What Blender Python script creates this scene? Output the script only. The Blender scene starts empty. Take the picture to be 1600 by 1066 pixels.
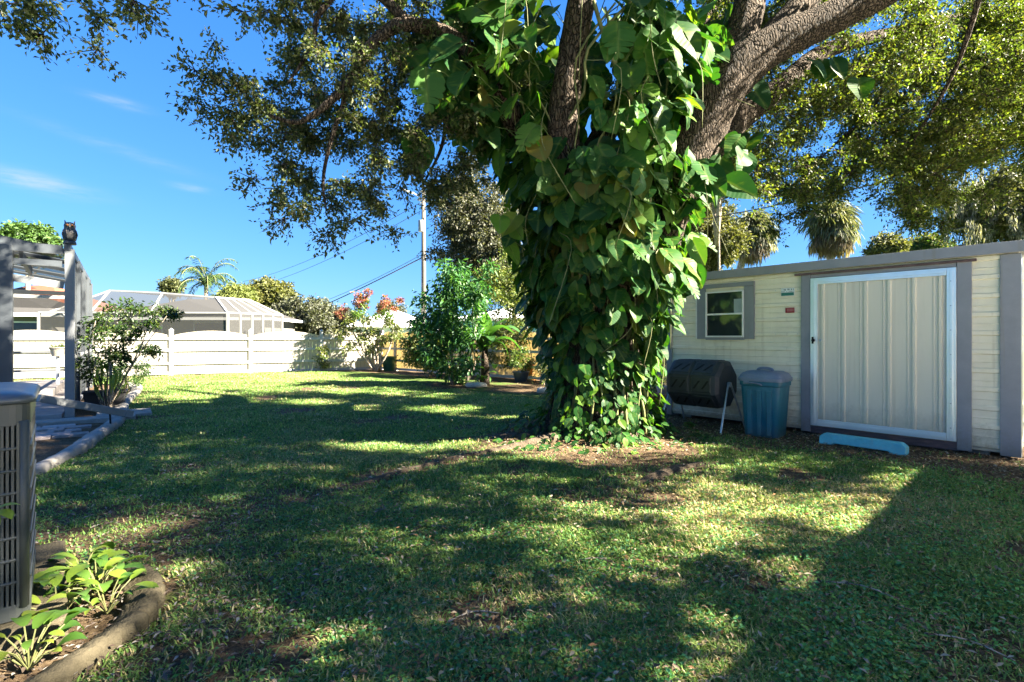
import bpy, math, random
import numpy as np
from mathutils import Vector, Matrix
R = math.radians
rng = np.random.default_rng(7)
random.seed(7)
S = bpy.context.scene
C = S.collection

# ------------------------------------------------------------------ camera, sky, sun, exposure
FOC, HOR, EYE = 800.0, 528.0, 1.4          # focal length in px of the 1600 px wide photo, horizon row, eye height
cam = bpy.data.cameras.new('camera'); cam_o = bpy.data.objects.new('camera', cam); C.objects.link(cam_o)
cam.sensor_width = 36; cam.lens = 36*FOC/1600; cam.shift_y = -(533-HOR)/1600
cam.clip_start = .05; cam.clip_end = 3000
cam_o.location = (0, 0, EYE); cam_o.rotation_euler = (R(90), 0, 0)
S.camera = cam_o
SUN_AZ, SUN_EL = -12.0, 35.0                # azimuth from +X counter-clockwise, elevation
SD = Vector((math.cos(R(SUN_AZ))*math.cos(R(SUN_EL)), math.sin(R(SUN_AZ))*math.cos(R(SUN_EL)), math.sin(R(SUN_EL))))
sun = bpy.data.lights.new('sun', 'SUN'); sun.energy = 5.0; sun.angle = R(.55); sun.color = (1, .90, .72)
sun_o = bpy.data.objects.new('sun', sun); C.objects.link(sun_o)
sun_o.rotation_euler = SD.to_track_quat('Z', 'Y').to_euler()
W = bpy.data.worlds.new('World'); S.world = W; W.use_nodes = True
nt = W.node_tree; nt.nodes.clear()
def N(t, tree=None, **k):
    n = (tree or nt).nodes.new(t)
    for a, b in k.items(): setattr(n, a, b)
    return n
EXPO = 3.65
SKY_TONE = ((.58, .95), (.92, .64), (1.55, .42))
def build_world():
    L = nt.links.new
    sky = N('ShaderNodeTexSky', sky_type='NISHITA'); sky.sun_disc = False
    sky.sun_elevation = R(SUN_EL); sky.sun_rotation = R(90-SUN_AZ)
    sky.air_density = 1.0; sky.dust_density = .35; sky.ozone_density = 3.0; sky.altitude = 0
    # the same tone over the whole sky: deeper blue high up, paler towards the horizon
    sc = N('ShaderNodeSeparateColor'); L(sky.outputs[0], sc.inputs[0]); cc = N('ShaderNodeCombineColor')
    for k_, (kk, gg) in enumerate(SKY_TONE):
        a1 = N('ShaderNodeMath', operation='MULTIPLY'); a1.inputs[1].default_value = .15; L(sc.outputs[k_], a1.inputs[0])
        a2 = N('ShaderNodeMath', operation='POWER'); a2.inputs[1].default_value = gg; L(a1.outputs[0], a2.inputs[0])
        a3 = N('ShaderNodeMath', operation='MULTIPLY'); a3.inputs[1].default_value = kk/(.15*2**EXPO); L(a2.outputs[0], a3.inputs[0]); L(a3.outputs[0], cc.inputs[k_])
    tc = N('ShaderNodeTexCoord'); sep = N('ShaderNodeSeparateXYZ'); L(tc.outputs['Generated'], sep.inputs[0])
    def M(op, a, b=None, c=None):
        m = N('ShaderNodeMath', operation=op)
        for i, v in enumerate((a, b, c)):
            if v is None: continue
            if isinstance(v, (int, float)): m.inputs[i].default_value = v
            else: L(v, m.inputs[i])
        return m.outputs[0]
    az = M('ARCTAN2', sep.outputs[0], sep.outputs[1]); el = M('ARCSINE', sep.outputs[2])
    cmb = N('ShaderNodeCombineXYZ'); L(az, cmb.inputs[0]); L(el, cmb.inputs[1])
    mp = N('ShaderNodeMapping'); mp.inputs['Rotation'].default_value = (0, 0, R(16)); mp.inputs['Scale'].default_value = (7, 40, 1)
    L(cmb.outputs[0], mp.inputs[0])
    no = N('ShaderNodeTexNoise'); no.inputs['Scale'].default_value = 2.2; no.inputs['Detail'].default_value = 7; no.inputs['Roughness'].default_value = .62
    L(mp.outputs[0], no.inputs['Vector'])
    tot = None
    # cirrus wisps: azimuth, elevation, half length, half width, slope, strength
    for (px, py, hl, hw, sl, st) in ((50,283,.060,.011,-.10,.55),(185,160,.032,.006,-.05,.35),(298,294,.024,.005,-.05,.35),(190,235,.10,.008,-.18,.14),(-900,240,.2,.02,-.2,.2)):
        dx, dz = (px-800)/FOC, (HOR-py)/FOC
        a0 = math.atan2(dx, 1); e0 = math.asin(dz/math.sqrt(1+dx*dx+dz*dz))
        da = M('SUBTRACT', az, a0); de = M('SUBTRACT', el, e0)
        dd = M('SUBTRACT', de, M('MULTIPLY', da, sl))
        q = M('ADD', M('POWER', M('ABSOLUTE', M('DIVIDE', da, hl)), 2), M('POWER', M('ABSOLUTE', M('DIVIDE', dd, hw)), 2))
        g = M('MULTIPLY', M('EXPONENT', M('MULTIPLY', q, -1)), st)
        tot = g if tot is None else M('ADD', tot, g)
    mr = N('ShaderNodeMapRange'); mr.inputs[1].default_value = .35; mr.inputs[2].default_value = .72
    L(no.outputs[0], mr.inputs[0])
    fac = M('MINIMUM', M('MULTIPLY', tot, M('ADD', M('MULTIPLY', mr.outputs[0], 1.3), .15)), .8)
    mix = N('ShaderNodeMixRGB'); L(fac, mix.inputs[0]); L(cc.outputs[0], mix.inputs[1]); mix.inputs[2].default_value = (.80/(.15*2**EXPO), .90/(.15*2**EXPO), 1.0/(.15*2**EXPO), 1)
    bg = N('ShaderNodeBackground'); bg.inputs['Strength'].default_value = .15
    out = N('ShaderNodeOutputWorld')
    L(mix.outputs[0], bg.inputs[0]); L(bg.outputs[0], out.inputs[0])
build_world()
S.view_settings.view_transform = 'Standard'; S.view_settings.look = 'None'; S.view_settings.gamma = 1
S.view_settings.exposure = EXPO; S.view_settings.use_curve_mapping = False
S.render.engine = 'CYCLES'
cy = S.cycles
cy.max_bounces = 9; cy.diffuse_bounces = 6; cy.glossy_bounces = 2; cy.transmission_bounces = 5; cy.transparent_max_bounces = 12
cy.sample_clamp_indirect = 12; cy.use_denoising = True; cy.caustics_reflective = False; cy.caustics_refractive = False

# ------------------------------------------------------------------ helpers
def at(px, py, Y): return Vector(((px-800)/FOC*Y, Y, EYE-(py-HOR)/FOC*Y))     # the point of the place seen at a photo pixel, Y metres ahead
def gnd(px, py): Y = EYE*FOC/(py-HOR); return Vector(((px-800)/FOC*Y, Y, 0))
def link(o, parent=None):
    C.objects.link(o)
    if parent: o.parent = parent
    return o
def tag(o, label=None, cat=None, group=None, kind=None):
    if label: o['label'] = label
    if cat: o['category'] = cat
    if group: o['group'] = group
    if kind: o['kind'] = kind
    return o
def thing(name, label, cat, loc=(0,0,0), rz=0, group=None):
    o = bpy.data.objects.new(name, None); link(o); o.location = loc; o.rotation_euler = (0, 0, rz)
    return tag(o, label, cat, group)
class MB:
    def __init__(s): s.v = []; s.f = []
    def add(s, vs, fs):
        n = len(s.v); s.v += [tuple(v) for v in vs]; s.f += [tuple(i+n for i in f) for f in fs]; return s
    def box(s, x0, y0, z0, x1, y1, z1, b=0.0):
        if b <= 0:
            return s.add([(x0,y0,z0),(x1,y0,z0),(x1,y1,z0),(x0,y1,z0),(x0,y0,z1),(x1,y0,z1),(x1,y1,z1),(x0,y1,z1)],
                     [(0,3,2,1),(4,5,6,7),(0,1,5,4),(1,2,6,5),(2,3,7,6),(3,0,4,7)])
        # chamfered along the vertical and top edges
        def ring(z, i): 
            return [(x0+i+b,y0+i,z),(x1-i-b,y0+i,z),(x1-i,y0+i+b,z),(x1-i,y1-i-b,z),(x1-i-b,y1-i,z),(x0+i+b,y1-i,z),(x0+i,y1-i-b,z),(x0+i,y0+i+b,z)]
        vs = ring(z0, 0)+ring(z1-b, 0)+ring(z1, b)
        fs = [tuple(range(7,-1,-1)), tuple(range(16,24))]
        for k in (0, 8):
            for i in range(8): fs.append((k+i, k+(i+1)%8, k+8+(i+1)%8, k+8+i))
        return s.add(vs, fs)
    def bar(s, a, b, w, h, up=(0,0,1)):
        a = Vector(a); b = Vector(b); d = (b-a).normalized(); u = Vector(up)
        if abs(d.dot(u)) > .98: u = Vector((0,1,0))
        x = d.cross(u).normalized(); y = x.cross(d).normalized()
        vs = []
        for p in (a, b):
            for i, j in ((-1,-1),(1,-1),(1,1),(-1,1)): vs.append(p+x*(i*w/2)+y*(j*h/2))
        return s.add(vs, [(0,1,2,3),(7,6,5,4),(0,4,5,1),(1,5,6,2),(2,6,7,3),(3,7,4,0)])
    def tube(s, pts, rad, n=10, wob=0, seed=0, cap=True):
        rr = random.Random(seed); pts = [Vector(p) for p in pts]; rings = []
        if not hasattr(rad, '__len__'): rad = [rad]*len(pts)
        u = None
        for i, p in enumerate(pts):
            d = (pts[min(i+1, len(pts)-1)]-pts[max(i-1, 0)]).normalized()
            if u is None: u = d.orthogonal().normalized()
            u = (u-d*u.dot(d)).normalized(); v = d.cross(u)
            rings.append([p+(u*math.cos(2*math.pi*k/n)+v*math.sin(2*math.pi*k/n))*rad[i]*(1+wob*rr.uniform(-1,1)) for k in range(n)])
        vs = [q for r in rings for q in r]; fs = []
        for i in range(len(pts)-1):
            for k in range(n): fs.append((i*n+k, i*n+(k+1)%n, (i+1)*n+(k+1)%n, (i+1)*n+k))
        if cap: fs += [tuple(range(n-1,-1,-1)), tuple((len(pts)-1)*n+k for k in range(n))]
        return s.add(vs, fs)
    def prism(s, poly, z0, z1):
        n = len(poly); vs = [(x,y,z0) for x,y in poly]+[(x,y,z1) for x,y in poly]
        return s.add(vs, [tuple(range(n-1,-1,-1)), tuple(range(n,2*n))]+[(i,(i+1)%n,n+(i+1)%n,n+i) for i in range(n)])
    def loft(s, rings, cap=True):
        n = len(rings[0]); vs = [q for r in rings for q in r]; fs = []
        for i in range(len(rings)-1):
            for k in range(n): fs.append((i*n+k, i*n+(k+1)%n, (i+1)*n+(k+1)%n, (i+1)*n+k))
        if cap: fs += [tuple(range(n-1,-1,-1)), tuple((len(rings)-1)*n+k for k in range(n))]
        return s.add(vs, fs)
    def mesh(s, name, m, smooth=False):
        me = bpy.data.meshes.new(name); me.from_pydata(s.v, [], s.f)
        if m: me.materials.append(m)
        if smooth: me.shade_smooth()
        me.update(); return me
    def build(s, name, m, parent=None, smooth=False, bevel=0):
        o = link(bpy.data.objects.new(name, s.mesh(name, m, smooth)), parent)
        if bevel:
            b = o.modifiers.new('b', 'BEVEL'); b.width = bevel; b.segments = 2; b.limit_method = 'ANGLE'; b.angle_limit = R(40)
        return o
def smooth_path(pts, rads=None, k=5):
    """Catmull-Rom through pts (and radii)."""
    P = [Vector(p) for p in pts]; out = []; rr = []
    for i in range(len(P)-1):
        p0, p1, p2, p3 = P[max(i-1,0)], P[i], P[i+1], P[min(i+2,len(P)-1)]
        for j in range(k):
            t = j/k
            out.append(.5*((2*p1)+(p2-p0)*t+(2*p0-5*p1+4*p2-p3)*t*t+(3*p1-p0-3*p2+p3)*t**3))
            if rads: rr.append(rads[i]*(1-t)+rads[i+1]*t)
    out.append(P[-1])
    if rads: rr.append(rads[-1]); return out, rr
    return out
# raw numpy mesh of many small leaves
def raw_mesh(name, V, F, col, mat, parent=None, smooth=False):
    """V (n,3), F (m,k) with k 3 or 4, col (n,3)"""
    me = bpy.data.meshes.new(name); n, m, k = len(V), len(F), F.shape[1]
    me.vertices.add(n); me.vertices.foreach_set('co', np.ascontiguousarray(V, dtype=np.float32).ravel())
    me.loops.add(m*k); me.loops.foreach_set('vertex_index', F.astype(np.int32).ravel())
    me.polygons.add(m); me.polygons.foreach_set('loop_start', (np.arange(m)*k).astype(np.int32))
    if col is not None:
        a = me.attributes.new('col', 'FLOAT_COLOR', 'POINT')
        a.data.foreach_set('color', np.concatenate([col, np.ones((n,1))], 1).astype(np.float32).ravel())
    me.materials.append(mat)
    me.update(calc_edges=True)
    if smooth: me.shade_smooth()
    return link(bpy.data.objects.new(name, me), parent)
def unit(a): return a/np.maximum(np.linalg.norm(a, axis=1, keepdims=True), 1e-9)
def leaf_arrays(P, A, Nn, L, Wd, col, fold=.18):
    A = unit(A); B = unit(np.cross(Nn, A)); Nn = np.cross(A, B)
    L = L[:,None]; Wd = Wd[:,None]
    V = np.stack([P, P+A*L*.5+B*Wd*.5+Nn*Wd*fold, P+A*L-Nn*L*.08, P+A*L*.5-B*Wd*.5+Nn*Wd*fold], 1).reshape(-1,3)
    n = len(P); b = np.arange(n)[:,None]*4
    F = np.concatenate([b+np.array([[0,1,2]]), b+np.array([[0,2,3]])], 0)
    return V, F, np.repeat(col, 4, 0)
def leaf_mesh(name, P, A, Nn, L, Wd, col, mat, parent=None, fold=.18):
    V, F, c = leaf_arrays(P, A, Nn, L, Wd, col, fold)
    return raw_mesh(name, V, F, c, mat, parent)
def rdir(n): return unit(rng.normal(size=(n,3)))
def pal(n, cols, jit=.15):
    c = np.array(cols)[rng.integers(0, len(cols), n)]
    return c*np.clip(1+jit*rng.normal(size=(n,1)), .4, 1.8)
def clusters(Cn, Rd, per, leafL, cols, droop=.35, twigs=9, aspect=.48, flat=.7):
    """leaves set along short twigs radiating from cluster centres; returns leaf arrays args and the twig lines"""
    Cn = np.asarray(Cn, float); Rd = np.asarray(Rd, float); K = len(Cn)
    T = rdir(K*twigs); T[:,2] = T[:,2]*flat-droop; T = unit(T)
    TL = Rd.repeat(twigs)*rng.uniform(.55, 1.15, K*twigs)
    ti = rng.integers(0, K*twigs, K*per)
    u = rng.uniform(.12, 1, len(ti))
    P = Cn.repeat(twigs, 0)[ti]+T[ti]*(TL[ti]*u)[:,None]+rng.normal(size=(len(ti),3))*(leafL*.55)
    P[:,2] -= .12*TL[ti]*u*u
    A = T[ti]*.7+rdir(len(ti))*.9; A[:,2] -= .15
    Nn = rdir(len(ti))*.8; Nn[:,2] += .7
    L = leafL*rng.uniform(.65, 1.3, len(ti))
    return (P, A, Nn, L, L*aspect*rng.uniform(.8, 1.25, len(ti)), pal(len(ti), cols, .2)), (Cn.repeat(twigs,0), T, TL)
def twig_mesh(name, base, T, TL, r, mat, parent):
    mid = base+T*(TL*.5)[:,None]; tip = base+T*(TL*.95)[:,None]; tip[:,2] -= .1*TL; mid[:,2] -= .03*TL
    B = unit(np.cross(T, rdir(len(T)))); D = unit(np.cross(T, B)); r = np.full((len(T),1), r)
    V = np.stack([base+B*r, base-B*r*.5+D*r*.87, base-B*r*.5-D*r*.87, mid+B*r*.7, mid-B*r*.4+D*r*.6, mid-B*r*.4-D*r*.6, tip], 1).reshape(-1,3)
    b = np.arange(len(T))[:,None]*7
    F = np.concatenate([b+np.array([[i, j, k]]) for i, j, k in ((0,1,4),(0,4,3),(1,2,5),(1,5,4),(2,0,3),(2,3,5),(3,4,6),(4,5,6),(5,3,6))], 0)
    return raw_mesh(name, V, F, None, mat, parent)
# value noise on the plane
_lat = rng.random((64, 64))
def vnoise(x, y, s):
    x = np.asarray(x)/s; y = np.asarray(y)/s
    xi = np.floor(x).astype(int); yi = np.floor(y).astype(int); fx = x-xi; fy = y-yi
    fx = fx*fx*(3-2*fx); fy = fy*fy*(3-2*fy)
    g = lambda a, b: _lat[a % 64, b % 64]
    return (g(xi,yi)*(1-fx)+g(xi+1,yi)*fx)*(1-fy)+(g(xi,yi+1)*(1-fx)+g(xi+1,yi+1)*fx)*fy
def fnoise(x, y, s): return (vnoise(x,y,s)+.5*vnoise(x+17.3,y+5.1,s/2)+.25*vnoise(x+3.7,y+31,s/4.1))/1.75

# ------------------------------------------------------------------ materials
def material(name, col=(.5,.5,.5), rough=.6, metal=0, var=.12, vscale=6, bump=.0, bscale=60, spec=.4, dirt=None, dscale=2.0, damt=.5, coords='Object', stretch=(1,1,1), rnd=0.0):
    m = bpy.data.materials.new(name); m.use_nodes = True; t = m.node_tree; L = t.links.new
    p = t.nodes['Principled BSDF']; p.inputs['Roughness'].default_value = rough; p.inputs['Metallic'].default_value = metal
    p.inputs['Specular IOR Level'].default_value = spec
    tc = N('ShaderNodeTexCoord', t); mp = N('ShaderNodeMapping', t); mp.inputs['Scale'].default_value = stretch; L(tc.outputs[coords], mp.inputs[0])
    no = N('ShaderNodeTexNoise', t); no.inputs['Scale'].default_value = vscale; no.inputs['Detail'].default_value = 6; no.inputs['Roughness'].default_value = .65; L(mp.outputs[0], no.inputs['Vector'])
    cr = N('ShaderNodeValToRGB', t); cr.color_ramp.elements[0].position = .3; cr.color_ramp.elements[1].position = .7
    cr.color_ramp.elements[0].color = [max(0, c*(1-var*1.4)) for c in col]+[1]; cr.color_ramp.elements[1].color = [c*(1+var) for c in col]+[1]
    L(no.outputs[0], cr.inputs[0]); last = cr.outputs[0]
    if dirt:
        n2 = N('ShaderNodeTexNoise', t); n2.inputs['Scale'].default_value = dscale; n2.inputs['Detail'].default_value = 9; n2.inputs['Roughness'].default_value = .7; L(mp.outputs[0], n2.inputs['Vector'])
        mr = N('ShaderNodeMapRange', t); mr.inputs[1].default_value = .5; mr.inputs[2].default_value = .75; mr.inputs[4].default_value = damt; L(n2.outputs[0], mr.inputs[0])
        mx = N('ShaderNodeMixRGB', t); L(mr.outputs[0], mx.inputs[0]); L(last, mx.inputs[1]); mx.inputs[2].default_value = (*dirt, 1); last = mx.outputs[0]
    if rnd:
        oi = N('ShaderNodeObjectInfo', t); m2 = N('ShaderNodeMapRange', t); m2.inputs[3].default_value = 1-rnd; m2.inputs[4].default_value = 1+rnd; L(oi.outputs['Random'], m2.inputs[0])
        hv = N('ShaderNodeHueSaturation', t); L(m2.outputs[0], hv.inputs['Value']); L(last, hv.inputs['Color']); last = hv.outputs[0]
    L(last, p.inputs['Base Color'])
    if bump:
        nb = N('ShaderNodeTexNoise', t); nb.inputs['Scale'].default_value = bscale; nb.inputs['Detail'].default_value = 5; L(mp.outputs[0], nb.inputs['Vector'])
        b = N('ShaderNodeBump', t); b.inputs['Strength'].default_value = bump; b.inputs['Distance'].default_value = .02; L(nb.outputs[0], b.inputs['Height']); L(b.outputs[0], p.inputs['Normal'])
    m['p'] = 1
    return m
def splash(m, z0, z1, col, amt):
    t = m.node_tree; L = t.links.new; p = t.nodes['Principled BSDF']; src = p.inputs['Base Color'].links[0].from_socket
    tc = N('ShaderNodeTexCoord', t); sp = N('ShaderNodeSeparateXYZ', t); L(tc.outputs['Object'], sp.inputs[0])
    no = N('ShaderNodeTexNoise', t); no.inputs['Scale'].default_value = 9; no.inputs['Detail'].default_value = 8; no.inputs['Roughness'].default_value = .75; L(tc.outputs['Object'], no.inputs['Vector'])
    ad = N('ShaderNodeMath', t, operation='MULTIPLY_ADD'); ad.inputs[1].default_value = -.55*(z1-z0)*4; ad.inputs[2].default_value = .28*(z1-z0)*4; L(no.outputs[0], ad.inputs[0])
    a2 = N('ShaderNodeMath', t, operation='ADD'); L(sp.outputs[2], a2.inputs[0]); L(ad.outputs[0], a2.inputs[1])
    mr = N('ShaderNodeMapRange', t); mr.inputs[1].default_value = z1; mr.inputs[2].default_value = z0; mr.inputs[4].default_value = amt; L(a2.outputs[0], mr.inputs[0])
    mx = N('ShaderNodeMixRGB', t); L(mr.outputs[0], mx.inputs[0]); L(src, mx.inputs[1]); mx.inputs[2].default_value = (*col, 1); L(mx.outputs[0], p.inputs['Base Color'])
    # thin vertical streaks of grime
    mp = N('ShaderNodeMapping', t); mp.inputs['Scale'].default_value = (16, 16, .5); L(tc.outputs['Object'], mp.inputs[0]); n2 = N('ShaderNodeTexNoise', t); n2.inputs['Scale'].default_value = 1; n2.inputs['Detail'].default_value = 4; L(mp.outputs[0], n2.inputs['Vector'])
    m2 = N('ShaderNodeMapRange', t); m2.inputs[1].default_value = .58; m2.inputs[2].default_value = .75; m2.inputs[4].default_value = .35; L(n2.outputs[0], m2.inputs[0])
    m3 = N('ShaderNodeMixRGB', t); L(m2.outputs[0], m3.inputs[0]); L(mx.outputs[0], m3.inputs[1]); m3.inputs[2].default_value = (col[0]*1.6, col[1]*1.6, col[2]*1.6, 1); L(m3.outputs[0], p.inputs['Base Color'])
def leaf_material(name, trans=.35, rough=.45, tint=(1,1,1), spec=.3, tcol=(1.3,1.35,.55)):
    m = bpy.data.materials.new(name); m.use_nodes = True; t = m.node_tree; L = t.links.new
    p = t.nodes['Principled BSDF']; out = t.nodes['Material Output']
    at_ = N('ShaderNodeAttribute', t, attribute_name='col')
    mu = N('ShaderNodeMixRGB', t, blend_type='MULTIPLY'); mu.inputs[0].default_value = 1; mu.inputs[2].default_value = (*tint, 1); L(at_.outputs[0], mu.inputs[1])
    L(mu.outputs[0], p.inputs['Base Color']); p.inputs['Roughness'].default_value = rough; p.inputs['Specular IOR Level'].default_value = spec
    tr = N('ShaderNodeBsdfTranslucent', t); m3 = N('ShaderNodeMixRGB', t, blend_type='MULTIPLY'); m3.inputs[0].default_value = 1; m3.inputs[2].default_value = (*tcol, 1); L(mu.outputs[0], m3.inputs[1]); L(m3.outputs[0], tr.inputs[0])
    mx = N('ShaderNodeMixShader', t); mx.inputs[0].default_value = trans; L(p.outputs[0], mx.inputs[1]); L(tr.outputs[0], mx.inputs[2]); L(mx.outputs[0], out.inputs[0])
    return m
def pothos_material():
    m = bpy.data.materials.new('pothos_leaf'); m.use_nodes = True; t = m.node_tree; L = t.links.new
    p = t.nodes['Principled BSDF']; out = t.nodes['Material Output']
    uv = N('ShaderNodeAttribute', t, attribute_name='luv'); sp = N('ShaderNodeSeparateXYZ', t); L(uv.outputs['Vector'], sp.inputs[0])
    ab = N('ShaderNodeMath', t, operation='ABSOLUTE'); L(sp.outputs[0], ab.inputs[0])
    # veins run out and forward: coordinate v - .45|u|
    s1 = N('ShaderNodeMath', t, operation='MULTIPLY_ADD'); s1.inputs[1].default_value = -.45; L(ab.outputs[0], s1.inputs[0]); L(sp.outputs[1], s1.inputs[2])
    oi = N('ShaderNodeObjectInfo', t)
    cb = N('ShaderNodeCombineXYZ', t); L(sp.outputs[0], cb.inputs[0]); L(s1.outputs[0], cb.inputs[1]); L(sp.outputs[2], cb.inputs[2])
    mp = N('ShaderNodeMapping', t); mp.inputs['Scale'].default_value = (1.6, 4.2, 1); L(cb.outputs[0], mp.inputs[0])
    rz = N('ShaderNodeCombineXYZ', t); mu = N('ShaderNodeMath', t, operation='MULTIPLY'); mu.inputs[1].default_value = 40; L(oi.outputs['Random'], mu.inputs[0]); L(mu.outputs[0], rz.inputs[2]); L(rz.outputs[0], mp.inputs['Location'])
    no = N('ShaderNodeTexNoise', t); no.inputs['Scale'].default_value = 1.6; no.inputs['Detail'].default_value = 4; L(mp.outputs[0], no.inputs['Vector'])
    mr = N('ShaderNodeMapRange', t); mr.inputs[1].default_value = .56; mr.inputs[2].default_value = .72; mr.inputs[4].default_value = .6; L(no.outputs[0], mr.inputs[0])
    at_ = N('ShaderNodeAttribute', t, attribute_name='col')
    hv = N('ShaderNodeHueSaturation', t); m2 = N('ShaderNodeMapRange', t); m2.inputs[3].default_value = .7; m2.inputs[4].default_value = 1.35; L(oi.outputs['Random'], m2.inputs[0]); L(m2.outputs[0], hv.inputs['Value']); L(at_.outputs[0], hv.inputs['Color'])
    m4 = N('ShaderNodeMapRange', t); m4.inputs[3].default_value = .515; m4.inputs[4].default_value = .475; L(oi.outputs['Random'], m4.inputs[0]); L(m4.outputs[0], hv.inputs['Hue'])
    mx = N('ShaderNodeMixRGB', t); L(mr.outputs[0], mx.inputs[0]); L(hv.outputs[0], mx.inputs[1]); mx.inputs[2].default_value = (.125, .18, .028, 1)
    # pale midrib
    lt = N('ShaderNodeMapRange', t); lt.inputs[1].default_value = .07; lt.inputs[2].default_value = .0; lt.inputs[4].default_value = .6; L(ab.outputs[0], lt.inputs[0])
    mm = N('ShaderNodeMixRGB', t); L(lt.outputs[0], mm.inputs[0]); L(mx.outputs[0], mm.inputs[1]); mm.inputs[2].default_value = (.12, .17, .05, 1)
    L(mm.outputs[0], p.inputs['Base Color']); p.inputs['Roughness'].default_value = .48; p.inputs['Specular IOR Level'].default_value = .14
    wv = N('ShaderNodeMath', t, operation='SINE'); ms = N('ShaderNodeMath', t, operation='MULTIPLY'); ms.inputs[1].default_value = 55; L(s1.outputs[0], ms.inputs[0]); L(ms.outputs[0], wv.inputs[0])
    bp = N('ShaderNodeBump', t); bp.inputs['Strength'].default_value = .08; bp.inputs['Distance'].default_value = .01; L(wv.outputs[0], bp.inputs['Height']); L(bp.outputs[0], p.inputs['Normal'])
    tr = N('ShaderNodeBsdfTranslucent', t); m3 = N('ShaderNodeMixRGB', t, blend_type='MULTIPLY'); m3.inputs[0].default_value = 1; m3.inputs[2].default_value = (1.6, 1.7, .4, 1); L(mm.outputs[0], m3.inputs[1]); L(m3.outputs[0], tr.inputs[0])
    ms2 = N('ShaderNodeMixShader', t); ms2.inputs[0].default_value = .34; L(p.outputs[0], ms2.inputs[1]); L(tr.outputs[0], ms2.inputs[2]); L(ms2.outputs[0], out.inputs[0])
    return m
def bark_material(name, c0, c1, sx=1.0, strength=1.0, scale=14):
    m = bpy.data.materials.new(name); m.use_nodes = True; t = m.node_tree; L = t.links.new
    p = t.nodes['Principled BSDF']; p.inputs['Roughness'].default_value = .9; p.inputs['Specular IOR Level'].default_value = .15
    tc = N('ShaderNodeTexCoord', t); mp = N('ShaderNodeMapping', t); mp.inputs['Scale'].default_value = (sx, sx, .28); mp.inputs['Rotation'].default_value = (0, R(0), 0)
    L(tc.outputs['Object'], mp.inputs[0])
    n0 = N('ShaderNodeTexNoise', t); n0.inputs['Scale'].default_value = 5; n0.inputs['Detail'].default_value = 3; L(tc.outputs['Object'], n0.inputs['Vector'])
    ad = N('ShaderNodeVectorMath', t, operation='MULTIPLY_ADD'); ad.inputs[1].default_value = (.12,.12,.12); L(n0.outputs['Color'], ad.inputs[0]); L(mp.outputs[0], ad.inputs[2])
    vo = N('ShaderNodeTexVoronoi', t, feature='DISTANCE_TO_EDGE'); vo.inputs['Scale'].default_value = scale; L(ad.outputs[0], vo.inputs['Vector'])
    no = N('ShaderNodeTexNoise', t); no.inputs['Scale'].default_value = 30; no.inputs['Detail'].default_value = 6; L(mp.outputs[0], no.inputs['Vector'])
    mr = N('ShaderNodeMapRange', t); mr.inputs[2].default_value = .22; L(vo.outputs['Distance'], mr.inputs[0])
    mu = N('ShaderNodeMath', t, operation='MULTIPLY_ADD'); mu.inputs[1].default_value = .5; L(no.outputs[0], mu.inputs[0]); L(mr.outputs[0], mu.inputs[2])
    cr = N('ShaderNodeValToRGB', t); cr.color_ramp.elements[0].position = .3; cr.color_ramp.elements[1].position = 1.2/1.5; cr.color_ramp.elements[0].color = (*c0,1); cr.color_ramp.elements[1].color = (*c1,1)
    L(mu.outputs[0], cr.inputs[0]); L(cr.outputs[0], p.inputs['Base Color'])
    b = N('ShaderNodeBump', t); b.inputs['Strength'].default_value = strength; b.inputs['Distance'].default_value = .035; L(mu.outputs[0], b.inputs['Height']); L(b.outputs[0], p.inputs['Normal'])
    return m
def screen_material(name, col, alpha):
    m = bpy.data.materials.new(name); m.use_nodes = True; t = m.node_tree; L = t.links.new
    out = t.nodes['Material Output']; p = t.nodes['Principled BSDF']; p.inputs['Base Color'].default_value = (*col,1); p.inputs['Roughness'].default_value = .7
    tr = N('ShaderNodeBsdfTransparent', t); mx = N('ShaderNodeMixShader', t); mx.inputs[0].default_value = alpha
    L(tr.outputs[0], mx.inputs[1]); L(p.outputs[0], mx.inputs[2]); L(mx.outputs[0], out.inputs[0])
    return m
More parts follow.
